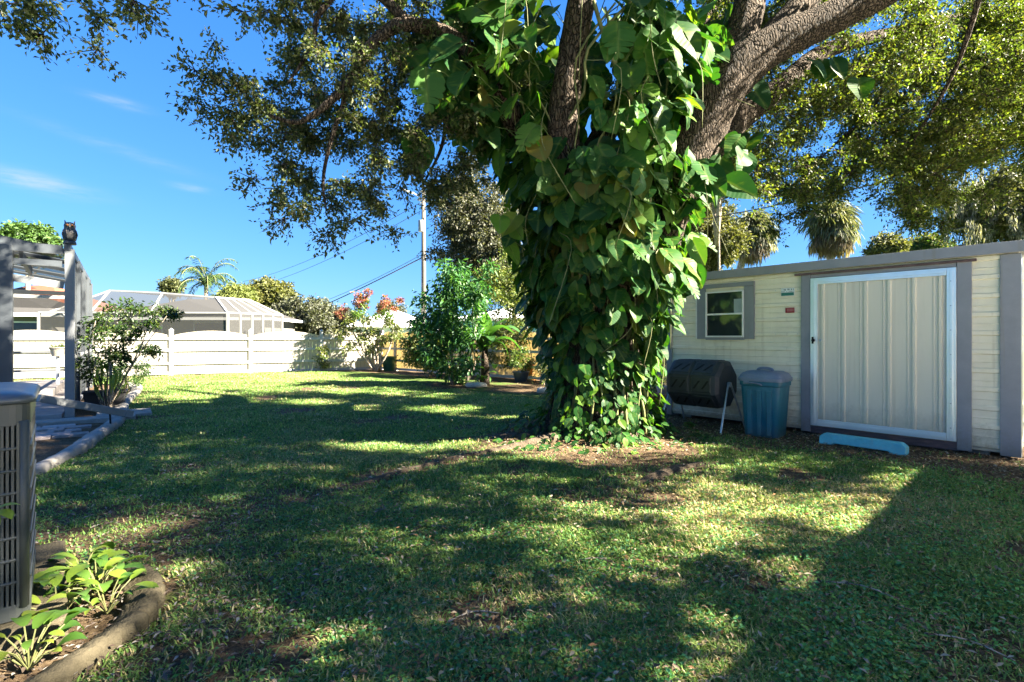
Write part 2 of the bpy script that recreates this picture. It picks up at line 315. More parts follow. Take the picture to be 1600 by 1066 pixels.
def ground_material():
    m = bpy.data.materials.new('ground'); m.use_nodes = True; t = m.node_tree; L = t.links.new
    p = t.nodes['Principled BSDF']; p.inputs['Roughness'].default_value = .95; p.inputs['Specular IOR Level'].default_value = .1
    tc = N('ShaderNodeTexCoord', t)
    def noise(s, d=6, r=.65):
        n = N('ShaderNodeTexNoise', t); n.inputs['Scale'].default_value = s; n.inputs['Detail'].default_value = d; n.inputs['Roughness'].default_value = r; L(tc.outputs['Object'], n.inputs['Vector']); return n.outputs[0]
    def ramp(f, *els):
        c = N('ShaderNodeValToRGB', t); e = c.color_ramp.elements
        while len(e) < len(els): e.new(.5)
        for x, (q, cc) in zip(e, els): x.position = q; x.color = (*cc, 1)
        L(f, c.inputs[0]); return c.outputs[0]
    soil = ramp(noise(34, 8, .75), (.30,(.035,.025,.017)), (.5,(.10,.072,.047)), (.68,(.20,.155,.105)))
    soil2 = ramp(noise(5, 8, .7), (.35,(.6,.55,.5)), (.65,(1.25,1.2,1.1)))
    ms = N('ShaderNodeMixRGB', t, blend_type='MULTIPLY'); ms.inputs[0].default_value = 1; L(soil, ms.inputs[1]); L(soil2, ms.inputs[2])
    gr = ramp(noise(42, 8, .8), (.3,(.02,.035,.009)), (.52,(.06,.10,.022)), (.72,(.15,.17,.05)))
    a = N('ShaderNodeAttribute', t, attribute_name='dirt'); 
    sm = N('ShaderNodeMath', t, operation='ADD'); L(a.outputs['Fac'], sm.inputs[0]); mn = N('ShaderNodeMath', t, operation='MULTIPLY_ADD'); mn.inputs[1].default_value = .9; mn.inputs[2].default_value = -.45; L(noise(11, 6, .75), mn.inputs[0]); L(mn.outputs[0], sm.inputs[1])
    mr = N('ShaderNodeMapRange', t); mr.inputs[1].default_value = .3; mr.inputs[2].default_value = .62; L(sm.outputs[0], mr.inputs[0])
    mx = N('ShaderNodeMixRGB', t); L(mr.outputs[0], mx.inputs[0]); L(gr, mx.inputs[1]); L(ms.outputs[0], mx.inputs[2]); L(mx.outputs[0], p.inputs['Base Color'])
    b = N('ShaderNodeBump', t); b.inputs['Strength'].default_value = .8; b.inputs['Distance'].default_value = .03; L(noise(60, 6, .7), b.inputs['Height']); L(b.outputs[0], p.inputs['Normal'])
    return m

M = {}
M['siding'] = material('cream_metal_siding', (.70,.665,.53), .45, 0, .06, 3, .05, 30, dirt=(.46,.42,.30), damt=.35, dscale=2.5)
M['door_panel'] = material('cream_door_sheet', (.63,.60,.50), .28, 0, .05, 2, .04, 20, dirt=(.46,.44,.35), damt=.3, stretch=(3,3,.5))
M['trim'] = material('grey_blue_trim', (.215,.23,.262), .45, 0, .07, 5, .03, 40, dirt=(.15,.15,.165), damt=.3)
splash(M['siding'], .06, .40, (.20,.17,.11), .75); splash(M['door_panel'], .2, .5, (.24,.21,.15), .45); splash(M['trim'], .03, .30, (.12,.10,.07), .6)
M['alu'] = material('bare_aluminium', (.74,.77,.80), .32, .75, .05, 8, .05, 60, dirt=(.5,.5,.5), damt=.3)
M['white_metal'] = material('white_painted_metal', (.72,.73,.72), .4, 0, .05, 5, dirt=(.4,.4,.38), damt=.35)
M['cage_white'] = material('far_cage_paint', (.30,.30,.30), .5)
M['stucco_far'] = material('grey_stucco', (.16,.155,.145), .9, 0, .06, 8)
M['cage_grey'] = material('weathered_cage_frame', (.17,.18,.19), .45, 0, .1, 5, dirt=(.12,.12,.12), damt=.6, dscale=4)
M['cage_dark'] = material('dark_cage_beam', (.05,.058,.068), .4, .1, .1, 6)
M['glass'] = material('dark_window_glass', (.02,.028,.032), .08, 0, .3, 2, spec=.6)
M['vinyl'] = leaf_material('white_vinyl_rail', 0, .4, (1,1,1))
def vinyl(name, c, tr):
    m = material(name, c, .45, 0, .03, 2, dirt=tuple(x*.75 for x in c), damt=.3, dscale=1.2)
    if tr:
        t = m.node_tree; L = t.links.new; p = t.nodes['Principled BSDF']; out = t.nodes['Material Output']
        b = N('ShaderNodeBsdfTranslucent', t); b.inputs[0].default_value = (.85,.72,.42,1); x = N('ShaderNodeMixShader', t); x.inputs[0].default_value = tr
        L(p.outputs[0], x.inputs[1]); L(b.outputs[0], x.inputs[2]); L(x.outputs[0], out.inputs[0])
    return m
M['vinyl'] = vinyl('white_vinyl', (.40,.40,.395), 0)
M['vinyl_board'] = vinyl('white_vinyl_board', (.42,.415,.40), .45)
M['concrete'] = material('grey_concrete', (.24,.225,.20), .9, 0, .25, 9, .5, 70, dirt=(.10,.095,.075), damt=.75, dscale=4, spec=.2)
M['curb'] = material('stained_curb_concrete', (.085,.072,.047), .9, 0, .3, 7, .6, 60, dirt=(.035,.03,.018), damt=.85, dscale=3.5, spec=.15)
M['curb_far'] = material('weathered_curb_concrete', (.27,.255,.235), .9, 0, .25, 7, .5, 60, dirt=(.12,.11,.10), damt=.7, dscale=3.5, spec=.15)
M['added_patio'] = material('bounce_slab_concrete', (.60,.56,.51), .85, 0, .08, 3, .1, 40)  # pale so the added slab throws sunlight forward
M['deck'] = material('lanai_deck', (.30,.27,.26), .85, 0, .15, 5, .2, 50, dirt=(.18,.165,.16), damt=.5)
M['paver'] = material('pinkish_paver', (.30,.255,.245), .9, 0, .2, 14, .4, 60, rnd=.25, spec=.2)
M['black_plastic'] = material('black_plastic', (.022,.026,.034), .5, 0, .25, 5, .08, 50, dirt=(.06,.062,.066), damt=.5, dscale=3)
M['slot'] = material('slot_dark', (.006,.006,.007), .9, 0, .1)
M['galv'] = material('galvanised_tube', (.42,.45,.50), .38, .7, .12, 12)
M['bin_blue'] = material('faded_blue_plastic', (.008,.108,.165), .42, 0, .12, 4, .05, 40, dirt=(.05,.17,.24), damt=.45, dscale=5)
splash(M['bin_blue'], 0, .22, (.09,.10,.08), .6); splash(M['black_plastic'], .3, .4, (.06,.05,.04), .3)
M['bin_lid'] = material('grey_blue_lid', (.13,.165,.24), .5, 0, .1, 6, .05, 40, dirt=(.22,.25,.3), damt=.4, dscale=5)
M['stop_blue'] = material('turquoise_paint_on_concrete', (.11,.43,.52), .8, 0, .12, 10, .4, 60, dirt=(.24,.36,.38), damt=.75, dscale=7)
M['wood_dark'] = material('weathered_dark_wood', (.11,.075,.075), .85, 0, .3, 6, .4, 40, stretch=(1,6,6), spec=.2)
M['owl'] = material('dark_owl_plastic', (.035,.04,.05), .45, 0, .5, 25, .5, 90)
M['owl_pale'] = material('owl_pale_marks', (.22,.19,.16), .6, 0, .4, 30)
M['owl_eye'] = material('owl_eye', (.45,.16,.03), .2)
M['ac_metal'] = material('grey_green_ac_paint', (.062,.070,.071), .42, .1, .08, 5, .04, 60, dirt=(.05,.05,.04), damt=.6, dscale=4)
M['ac_top'] = material('ac_lid_paint', (.085,.10,.125), .35, .2, .1, 4, .04, 50, dirt=(.08,.08,.08), damt=.5, dscale=5)
M['coil'] = material('ac_coil', (.028,.026,.022), .7, .2, .5, 60, .4, 90)
M['shingle'] = material('grey_shingle', (.05,.049,.048), .95, 0, .3, 25, .4, 40, spec=.15)
M['orange_tile'] = material('orange_roof_tile', (.16,.055,.03), .85, 0, .25, 14, .3, 30)
M['stucco'] = material('pale_stucco', (.60,.58,.55), .9, 0, .06, 8, .3, 90)
M['stucco_white'] = material('white_stucco', (.80,.80,.78), .8, 0, .04, 8)
M['roof_white'] = material('white_roof', (.78,.78,.78), .7, 0, .05, 8)
M['blue_wall'] = material('sky_blue_wall', (.20,.50,.68), .7, 0, .08, 6)
M['terracotta'] = material('terracotta', (.42,.15,.07), .8, 0, .2, 12, .2, 60)
M['orange_pot'] = material('orange_glaze', (.80,.25,.03), .4, 0, .15, 6)
M['pot_blue'] = material('dark_blue_pot', (.03,.05,.09), .4, 0, .2, 6)
M['pot_black'] = material('black_nursery_pot', (.03,.03,.032), .55, 0, .2, 8)
M['pot_green'] = material('dark_green_pot', (.02,.09,.05), .5, 0, .2, 8)
M['pot_pink'] = material('pale_pink_pot', (.55,.38,.34), .7, 0, .2, 8)
M['stone'] = material('pale_stone', (.50,.46,.38), .9, 0, .25, 9, .5, 40)
M['soil'] = material('brown_mulch', (.075,.05,.033), .95, 0, .5, 40, .9, 60, spec=.1)
M['pole'] = material('grey_wood_pole', (.10,.09,.08), .9, 0, .2, 8, .2, 40)
M['wire'] = material('black_wire', (.02,.02,.022), .6)
M['wire_pale'] = material('pale_wire', (.45,.45,.45), .5)
M['transformer'] = material('pale_grey_transformer', (.22,.23,.24), .5)
M['bark'] = bark_material('oak_bark', (.012,.009,.007), (.088,.068,.052), strength=1.0, scale=26)
M['bark_pale'] = bark_material('pale_bark', (.10,.08,.06), (.36,.31,.25), strength=.5, scale=20)
M['root'] = material('exposed_root', (.08,.062,.045), .95, 0, .35, 12, .8, 40, spec=.1)
M['stalk'] = material('leaf_stalk', (.10,.15,.04), .6, 0, .3, 12)
M['vine_stem'] = material('vine_stem', (.13,.14,.05), .7, 0, .4, 12)
M['oak_leaf'] = leaf_material('oak_leaf', .42, .5, tcol=(1.45,1.62,.5))
M['leaf'] = leaf_material('green_leaf', .35, .42, tcol=(1.5,1.6,.5))
M['far_leaf'] = leaf_material('far_leaf', .3, .6, tcol=(1.4,1.4,.6))
M['grass'] = leaf_material('grass_blade', .35, .55, tcol=(1.2,1.25,.6), spec=.2)
M['dead_leaf'] = leaf_material('dead_leaf', .1, .85, tcol=(1,1,1), spec=.15)
M['pothos'] = pothos_material()
M['cage_screen'] = screen_material('dark_insect_screen', (.045,.05,.055), .6)
M['cage_screen_far'] = screen_material('grey_insect_screen', (.03,.03,.03), .78)
M['cage_roof_far'] = screen_material('grey_roof_screen', (.035,.035,.035), .74)
M['ground'] = ground_material()
M['sign_white'] = material('sign_white', (.60,.66,.68), .5); M['sign_green'] = material('sign_green', (.02,.16,.13), .5)
M['sign_ink'] = material('sign_ink', (.08,.13,.15), .5); M['sign_red'] = material('sign_red', (.22,.015,.025), .5); M['sign_pink'] = material('sign_pink', (.42,.16,.17), .5)
M['paper'] = material('pale_paper', (.30,.36,.36), .7)

# ------------------------------------------------------------------ axes of the yard
D = Vector((-.664, .748, 0)); NF = Vector((-.748, -.664, 0))       # shed wall direction, its outward normal
P0 = Vector((5.80, 5.87, 0)); SHED_RZ = math.atan2(D.y, D.x)
def shed_t(px, off=0):                                             # distance along the shed front of what is seen at column px
    u = (px-800)/FOC; p = P0+NF*off
    return (p.x-u*p.y)/(u*D.y-D.x)
def shed_z(px, py): t = shed_t(px); Y = P0.y+D.y*t; return EYE-(py-HOR)/FOC*Y

# ------------------------------------------------------------------ light map: where sunlight reaches the lawn through the crown
LIT = [(755,718,24,8),(880,709,95,11),(972,705,65,10),(935,724,80,9),(640,735,38,7),(702,726,20,6),(672,780,24,14),(750,752,48,9),(1010,757,60,11),
 (1085,740,40,11),(1040,772,60,16),(935,802,75,14),(845,800,50,8),(770,838,60,10),(600,843,48,9),(1225,790,125,24),(1345,822,80,24),(1394,756,62,12),(1401,788,32,10),(1170,728,80,9),
 (1095,765,75,14),(1040,808,62,13),(1105,835,65,18),(1075,868,75,18),(1275,905,75,17),(1280,937,32,24),(1022,940,36,17),(1115,1040,58,30),(1357,870,16,10),(1210,915,46,14),
 (540,846,40,10),(832,835,52,17),(920,850,70,14),(700,906,30,10),(770,932,92,18),(855,910,66,18),(940,885,60,14),(525,1041,36,15),(400,650,85,12),(320,656,40,8),(540,638,42,6),(430,606,90,6),
 (560,611,70,6),(690,640,70,7),(750,656,50,7),(650,617,60,5),(300,617,60,5),(480,627,50,5),(190,828,60,13),(120,888,80,34),(215,915,26,18),(225,985,14,22),(250,803,30,8),(820,608,40,5),(240,640,40,6),(600,600,70,5),(1450,770,40,14),(1180,860,40,12),(980,900,40,14)]
LITA = np.array(LIT, float); _c = (LITA[:,0] > 640) & (LITA[:,1] > 700); LITA[_c,2:] *= .78
def lit_px(px, py, grow=1.0):
    q = ((px[:,None]-LITA[None,:,0])/(LITA[None,:,2]*grow))**2+((py[:,None]-LITA[None,:,1])/(LITA[None,:,3]*grow))**2
    l = (q < 1).any(1)
    band = (py < 597+4*np.sin(px*.05)) & (px > 150) & (px < 660)
    return l | band
SH = np.array([SD.x/SD.z, SD.y/SD.z])           # ground shift per metre of height, towards the sun
def sun_ground_px(P):
    g = P[:,:2]-SH[None,:]*P[:,2:3]
    Y = np.where(g[:,1] > .5, g[:,1], .5); 
    return g[:,0]/Y*FOC+800, HOR+EYE*FOC/Y, g
RAYS = [((-2.9,17.8,1.0),.4),((-.7,15.3,1.2),.35),((-2.25,2.78,.15),.0),((-2.1,2.55,.15),.0),((-2.05,2.1,.1),-.1),((2.35,7.1,1.6),.55),((2.3,7.2,2.4),.55),((2.2,7.0,3.0),.45),((1.9,6.6,.4),.45),((1.6,6.3,1.0),.35),((2.6,7.4,3.4),.4),((.9,6.3,.3),.3),((-7.4,8.6,2.2),.35),((-7.7,10.,1.6),.4),((-2.2,2.6,1.15),-.1),((.2,6.6,3.6),.25),((1.2,6.2,2.2),.22),((-8.2,10.2,1.9),.5),((.0,6.4,5.0),.4),((2.4,6.4,4.6),.4),((-1.8,15.,2.6),.6),((-.8,15.5,1.8),.5)]
def blocks_ray(P, extra=.25):
    bad = np.zeros(len(P), bool); s = np.array(SD)
    for (q, r) in RAYS:
        v = P-np.array(q); t = v@s; d = np.linalg.norm(v-t[:,None]*s, axis=1)
        bad |= (t > .3) & (d < r+extra)
    return bad

# ------------------------------------------------------------------ ground, one sheet to the horizon
FC = Vector((-5.83, 22.58, 0)); FB = Vector((-.9, -.44, 0)).normalized(); FS = Vector((.75, -.66, 0)).normalized()   # fence corner, back run, side run
def seg_dist(x, y, a, b):
    ax, ay = a[0], a[1]; dx, dy = b[0]-ax, b[1]-ay; t = np.clip(((x-ax)*dx+(y-ay)*dy)/(dx*dx+dy*dy), 0, 1)
    return np.hypot(x-ax-t*dx, y-ay-t*dy)
def sstep(a, b, v): t = np.clip((v-a)/(b-a), 0, 1); return t*t*(3-2*t)
NEAR_CURB = [(-1.93,1.65),(-1.87,2.0),(-1.84,2.25),(-1.83,2.42),(-1.88,2.6),(-2.03,2.82),(-2.21,2.93)]
FAR_CURB = [(-4.55,4.3),(-4.95,5.35),(-5.40,6.35),(-5.95,7.35),(-6.30,8.05),(-6.75,8.75),(-7.35,9.6),(-8.2,10.8),(-8.95,12.0),(-9.7,13.2),(-10.6,14.4),(-11.6,15.2)]
def dirtmap(x, y):
    n = fnoise(x, y, 1.1); n2 = fnoise(x+40, y+9, .35)
    nd = NF.x*(x-P0.x)+NF.y*(y-P0.y); td = D.x*(x-P0.x)+D.y*(y-P0.y)
    d = .10+.70*sstep(.62, .84, n)
    d = np.maximum(d, (1-sstep(.75, 1.75, np.abs(nd-.2)+.5*(n-.5)))*sstep(-3.5,-2.5,td)*(1-sstep(5.5,6.5,td)))
    r = np.hypot(x-1.2, (y-7.3)*.8)
    d = np.maximum(d, .98*(1-sstep(1.15, 2.0, r+.7*(n-.5))))
    d = np.maximum(d, .70*(1-sstep(.5, 1.6, np.hypot((x+2.9)*.8, y-3.7)+.8*(n-.5))))
    d = np.maximum(d, .60*(1-sstep(.2, 1.2, np.hypot(x+1.35, (y-2.2)*.6)+.7*(n-.5))))
    d = np.maximum(d, .72*(1-sstep(.12, .5, seg_dist(x, y, (-2.1,4.3), (.2,7.0))+.5*(n2-.5))))
    d = np.maximum(d, .70*(1-sstep(.12, .55, seg_dist(x, y, (.6,4.6), (2.2,5.6))+.5*(n2-.5))))
    for cx, cy, rr in ((-.19,2.55,.30),(2.1,2.5,.16),(3.4,3.3,.22),(1.3,2.9,.2),(-1.1,2.25,.3),(4.6,4.4,.5),(2.9,5.2,.3),(-6.3,9.0,.5),(-1.6,15.2,1.3),(.6,14.2,1.6)):
        d = np.maximum(d, .85*(1-sstep(rr*.4, rr*1.3, np.hypot(x-cx, y-cy)+.5*(n2-.5))))
    a = (FC.x, FC.y); fb = seg_dist(x, y, a, (FC.x+FB.x*20, FC.y+FB.y*20)); fs = seg_dist(x, y, a, (FC.x+FS.x*22, FC.y+FS.y*22))
    d = np.maximum(d, .8*(1-sstep(.25, .7, fb+.3*(n-.5)))); d = np.maximum(d, .95*(1-sstep(.9, 1.7, fs+.6*(n-.5))))
    # beds behind the two curbs
    inb = (x < -1.90) & (y < 3.0) & (y > 1.2) & (x > -3.4); d = np.where(inb, 1., d)
    for i in range(len(FAR_CURB)-1):
        (x0, y0), (x1, y1) = FAR_CURB[i], FAR_CURB[i+1]
        side = (x1-x0)*(y-y0)-(y1-y0)*(x-x0)
        d = np.where((y >= y0) & (y < y1) & (side > 0) & (x > x0-3.5), 1., d)
    return np.clip(d, 0, 1)
def height(x, y):
    h = .05*(fnoise(x, y, 2.3)-.5)+.035*(vnoise(x, y, .45)-.5)
    h = h+.10*np.exp(-(np.hypot(x-1.2, y-7.4)/1.5)**2)
    return h*np.exp(-(np.maximum(np.hypot(x, y-9)-14, 0)/6)**2)*sstep(0, .35, seg_dist(x, y, (P0.x, P0.y), (P0.x+D.x*4.5, P0.y+D.y*4.5))-.1)
def axis(lo, hi, st, far):
    a = list(np.arange(lo, hi+1e-6, st)); d = st
    while a[-1] < far: d *= 1.5; a.append(a[-1]+d)
    d = st; b = [lo]
    while b[-1] > -far: d *= 1.5; b.append(b[-1]-d)
    return np.array(b[:0:-1]+a)
def make_ground():
    xs = axis(-13, 9, .11, 1400); ys = axis(1.0, 23, .11, 1400)
    X, Y = np.meshgrid(xs, ys); x, y = X.ravel(), Y.ravel(); z = height(x, y)
    V = np.stack([x, y, z], 1); nx, ny = len(xs), len(ys)
    i = (np.arange(ny-1)[:,None]*nx+np.arange(nx-1)[None,:]).ravel()
    F = np.stack([i, i+1, i+nx+1, i+nx], 1)
    o = raw_mesh('ground', V, F, None, M['ground'], smooth=True)
    a = o.data.attributes.new('dirt', 'FLOAT', 'POINT'); a.data.foreach_set('value', dirtmap(x, y).astype(np.float32))
    tag(o, kind='structure')
make_ground()

def make_grass(n=445000):
    u = rng.random(n*2); a, b = math.sqrt(1.55), math.sqrt(22.8)
    y = (a+(b-a)*u)**2; x = y*rng.uniform(-1.12, 1.0, n*2)+(rng.random(n*2) < .13)*rng.uniform(0, 1.4, n*2)*np.minimum(y, 6)*.45
    dm = dirtmap(x, y)+.45*(vnoise(x, y, .12)-.5)+.25*(vnoise(x+9, y, .05)-.5)
    keep = rng.random(n*2) < np.clip(1.12-1.25*dm, .02, 1)
    nd = NF.x*(x-P0.x)+NF.y*(y-P0.y); td = D.x*(x-P0.x)+D.y*(y-P0.y)
    keep &= ~((nd < .05) & (td > -.1))
    keep &= ((x-FC.x)*FB.y-(y-FC.y)*FB.x) < 0
    fsn = (x-FC.x)*(-FS.y)+(y-FC.y)*FS.x; keep &= fsn < 0
    # nothing inside the lanai, the paving or the beds
    for i in range(len(FAR_CURB)-1):
        (x0, y0), (x1, y1) = FAR_CURB[i], FAR_CURB[i+1]
        keep &= ~((y >= y0) & (y < y1) & ((x1-x0)*(y-y0)-(y1-y0)*(x-x0) > -.12))
    keep &= ~((x < -4.5) & (y < 4.3)); keep &= ~((x < -1.80) & (y < 2.9))
    x, y = x[keep][:n], y[keep][:n]; n = len(x)
    dist = y
    h = rng.uniform(.018, .044, n)*(1+.35*(fnoise(x, y, .6)-.5)*2)*(1+dist*.018)
    w = rng.uniform(.003, .0062, n)*(1+dist*.16)
    th = rng.uniform(0, 2*np.pi, n); lean = rng.uniform(.25, 1.7, n)
    dx, dy = np.cos(th), np.sin(th); z0 = height(x, y)-.004
    base = np.stack([x, y, z0], 1); side = np.stack([-dy, dx, np.zeros(n)], 1)
    fwd = np.stack([dx, dy, np.zeros(n)], 1); up = np.array([0, 0, 1.])
    mid = base+up*(h*.62)[:,None]+fwd*(h*lean*.40)[:,None]
    tip = base+up*(h*np.where(lean > 1.1, .65, .95))[:,None]+fwd*(h*lean)[:,None]
    cols = pal(n, [(.074,.130,.030),(.058,.110,.030),(.090,.150,.034),(.120,.160,.045),(.068,.126,.042)], .2)
    tone = fnoise(x+5, y+3, 1.7)[:,None]; cols = cols*(1.45+.9*tone)
    # straw scattered everywhere, thicker where sun patches fall to brighten their colour
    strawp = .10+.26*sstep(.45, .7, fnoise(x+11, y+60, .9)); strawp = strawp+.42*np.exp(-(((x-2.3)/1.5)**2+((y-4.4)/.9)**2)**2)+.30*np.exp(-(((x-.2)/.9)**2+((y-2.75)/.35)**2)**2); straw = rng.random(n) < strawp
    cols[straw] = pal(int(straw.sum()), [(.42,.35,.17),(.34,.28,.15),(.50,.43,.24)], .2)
    near = dist < 6.5
    Wd = w[:,None]
    def mk(sel, five):
        b, m, t_, s, ww, c = base[sel], mid[sel], tip[sel], side[sel], Wd[sel], cols[sel]; k = len(b)
        if five:
            V = np.stack([b-s*ww*.5, b+s*ww*.5, m+s*ww*.5, m-s*ww*.5, t_], 1).reshape(-1,3); i = np.arange(k)[:,None]*5
            F = np.concatenate([i+np.array([[0,1,2]]), i+np.array([[0,2,3]]), i+np.array([[3,2,4]])], 0); cc = np.repeat(c, 5, 0)
        else:
            V = np.stack([b-s*ww*.7, b+s*ww*.7, t_], 1).reshape(-1,3); F = np.arange(k*3).reshape(-1,3); cc = np.repeat(c, 3, 0)
        return V, F, cc
    V1, F1, c1 = mk(near, True); V2, F2, c2 = mk(~near, False)
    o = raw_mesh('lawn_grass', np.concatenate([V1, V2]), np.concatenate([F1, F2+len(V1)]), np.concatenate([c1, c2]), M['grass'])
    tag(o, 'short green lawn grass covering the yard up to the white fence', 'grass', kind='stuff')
    # broad low weeds in the lawn nearby
    n = 90000; u = rng.random(n); y = (math.sqrt(1.6)+(math.sqrt(8)-math.sqrt(1.6))*u)**2; x = y*rng.uniform(-1.1, 1.35, n)
    k = (rng.random(n) < np.clip(1.1-1.2*dirtmap(x, y), 0, 1)) & (vnoise(x+3, y+8, .30) > .34) & ~((x < -1.72) & (y < 2.9)) & ~((x < -4.2) & (y < 8))
    nd = NF.x*(x-P0.x)+NF.y*(y-P0.y); k &= nd > .7; x, y = x[k], y[k]; n = len(x)
    rt = (x > y-1.5); P = np.stack([x, y, height(x, y)+rng.uniform(.012, .045, n)], 1); A = rdir(n); A[:,2] = np.abs(A[:,2])*.25; Nn = rdir(n)*.45; Nn[:,2] += 1  # rt: weeds on the right, coloured lighter to lift the shade there
    L = rng.uniform(.012, .030, n)
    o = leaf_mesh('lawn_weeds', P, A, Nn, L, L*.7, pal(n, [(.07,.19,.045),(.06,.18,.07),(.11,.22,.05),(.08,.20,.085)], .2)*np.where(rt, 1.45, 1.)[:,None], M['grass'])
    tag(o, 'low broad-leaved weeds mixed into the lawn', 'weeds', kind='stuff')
make_grass()

def make_litter():
    n = 150000; u = rng.random(n); y = (math.sqrt(1.6)+(math.sqrt(16)-math.sqrt(1.6))*u)**2; x = y*rng.uniform(-1.1, 1.35, n)
    nd = NF.x*(x-P0.x)+NF.y*(y-P0.y); td = D.x*(x-P0.x)+D.y*(y-P0.y)
    p = .12+.16*sstep(.45, .7, fnoise(x, y, .5))
    p = np.maximum(p, .95*(1-sstep(.6, 1.5, np.abs(nd-.25)))*sstep(-2.5,-1.5,td)*(1-sstep(5.5,6.5,td)))
    p = np.maximum(p, .5*(1-sstep(1.2, 2.1, np.hypot(x-1.4, y-7.1))))
    p = np.maximum(p, .26*(1-sstep(.3, 2.4, np.hypot(x+2.2, (y-3.1)*.8))))
    p = np.maximum(p, .8*(1-sstep(.1, 1.6, np.hypot(x-5.6, y-4.6))))
    k = rng.random(n) < p
    k &= ~((nd < -.02) & (td > -.05) & (td < 4.5)) & ~((x < -4.4) & (y > 4.2) & (x < -5.2-(y-6)*.55))
    x, y = x[k], y[k]; n = len(x); nd = nd[k]
    P = np.stack([x, y, height(x, y)+rng.uniform(.004, .04, n)*(nd > 1.2)+rng.uniform(.0, .018, n)+.003], 1)
    A = rdir(n); A[:,2] *= .22; Nn = rdir(n)*.38; Nn[:,2] += 1
    L = rng.uniform(.014, .044, n)*(1+y*.03)
    left = (x < -1)
    c = pal(n, [(.20,.145,.09),(.145,.10,.06),(.27,.21,.14),(.09,.06,.04),(.33,.28,.21),(.22,.12,.06)], .2)
    c[left] = pal(int(left.sum()), [(.17,.145,.125),(.12,.095,.08),(.09,.065,.05),(.24,.22,.20),(.06,.045,.035)], .2)
    o = leaf_mesh('fallen_leaves', P, A, Nn, L, L*.42, c, M['dead_leaf'], fold=.25)
    tag(o, 'dry brown oak leaves scattered before the shed, round the trunk and over the lawn', 'leaf litter', kind='stuff')
make_litter()

def make_fallen_twigs():
    for k, (px, py, ln, az, lab) in enumerate(((1290,915,.34,-35,'thin pale twig lying in the shaded grass right of the sun patches'),(700,985,.26,20,'short twig lying on the shaded grass at the bottom centre'),(1445,1000,.30,-40,'dry stick in the shaded grass near the bottom right corner'),(905,885,.22,-10,'small twig in the sunlit grass below the oak'))):
        q = gnd(px, py); d = Vector((math.cos(R(az)), math.sin(R(az)), 0))*ln; n = Vector((-d.y, d.x, 0))*.12
        P, rr = smooth_path([Vector((0,0,.035)), d*.5+n+Vector((0,0,.045)), d+Vector((0,0,.03))], [.004,.0035,.002], 4)
        m = MB().tube(P, rr, 6); m.tube([P[4], P[4]+d*.25-n*1.6+Vector((0,0,.02))], [.0025,.0015], 5)
        o = m.build('fallen_twig', M['bark_pale'], None, True); o.location = (q.x, q.y, height(np.array([q.x]), np.array([q.y]))[0]); tag(o, lab, 'twig', 'twigs fallen on the lawn')
make_fallen_twigs()

# ------------------------------------------------------------------ white vinyl fence, two runs meeting in the far corner
def fence(name, label, start, d, bays, spacing, cat='fence', side=1, last=None):
    rz = math.atan2(d.y, d.x); t = thing(name, label, cat, start, rz)
    # local x runs along the fence, the lawn side is local y * side
    s = side
    post = MB().box(-.064, -.064, 0, .064, .064, 1.68).mesh('post', M['vinyl'])
    cap = MB().box(-.075, -.075, 1.68, .075, .075, 1.70).loft([[(-.06,-.06,1.70),(.06,-.06,1.70),(.06,.06,1.70),(-.06,.06,1.70)],[(-.012,-.012,1.76),(.012,-.012,1.76),(.012,.012,1.76),(-.012,.012,1.76)]]).mesh('post_cap', M['vinyl'])
    xs = [0]
    for b in range(bays): xs.append(xs[-1]+(spacing if not (last and b == 0) else last))
    for i, x in enumerate(xs):
        p = link(bpy.data.objects.new('post', post), t); p.location = (x, 0, 0)
        c = link(bpy.data.objects.new('post_cap', cap), p)
    for b in range(bays):
        x0, x1 = xs[b]+.064, xs[b+1]-.064; ln = x1-x0; nb = max(4, round(ln/.152)); w = ln/nb; m = MB()
        for k in range(nb):
            xa = x0+k*w+.006; xb = x0+(k+1)*w-.006
            za = 1.49+.18*math.sin(math.pi*(xa-x0)/ln)**.8; zb = 1.49+.18*math.sin(math.pi*(min(xb, x1-.001)-x0)/ln)**.8
            y0, y1 = -.012, .012
            m.add([(xa,y0,.05),(xb,y0,.05),(xb,y1,.05),(xa,y1,.05),(xa,y0,za),(xb,y0,zb),(xb,y1,zb),(xa,y1,za)],
                  [(0,3,2,1),(4,5,6,7),(0,1,5,4),(1,2,6,5),(2,3,7,6),(3,0,4,7)])
        m.build('board_panel', M['vinyl_board'], t)
        for z in (.08, .44, .94, 1.37):
            MB().box(x0+.002, .012*s if s > 0 else -.062, z-.045, x1-.002, .062 if s > 0 else -.012, z+.045).build('rail', M['vinyl'], t)
fence('vinyl_fence', 'sunlit white vinyl fence with scalloped top along the back of the lawn', FC, FB, 7, 2.65, side=1, last=2.42)
fence('vinyl_fence', 'cream looking vinyl fence running from the far corner behind the shrubs to the shed', FC+FS*.14, FS, 8, 2.65, side=-1, last=1.05)

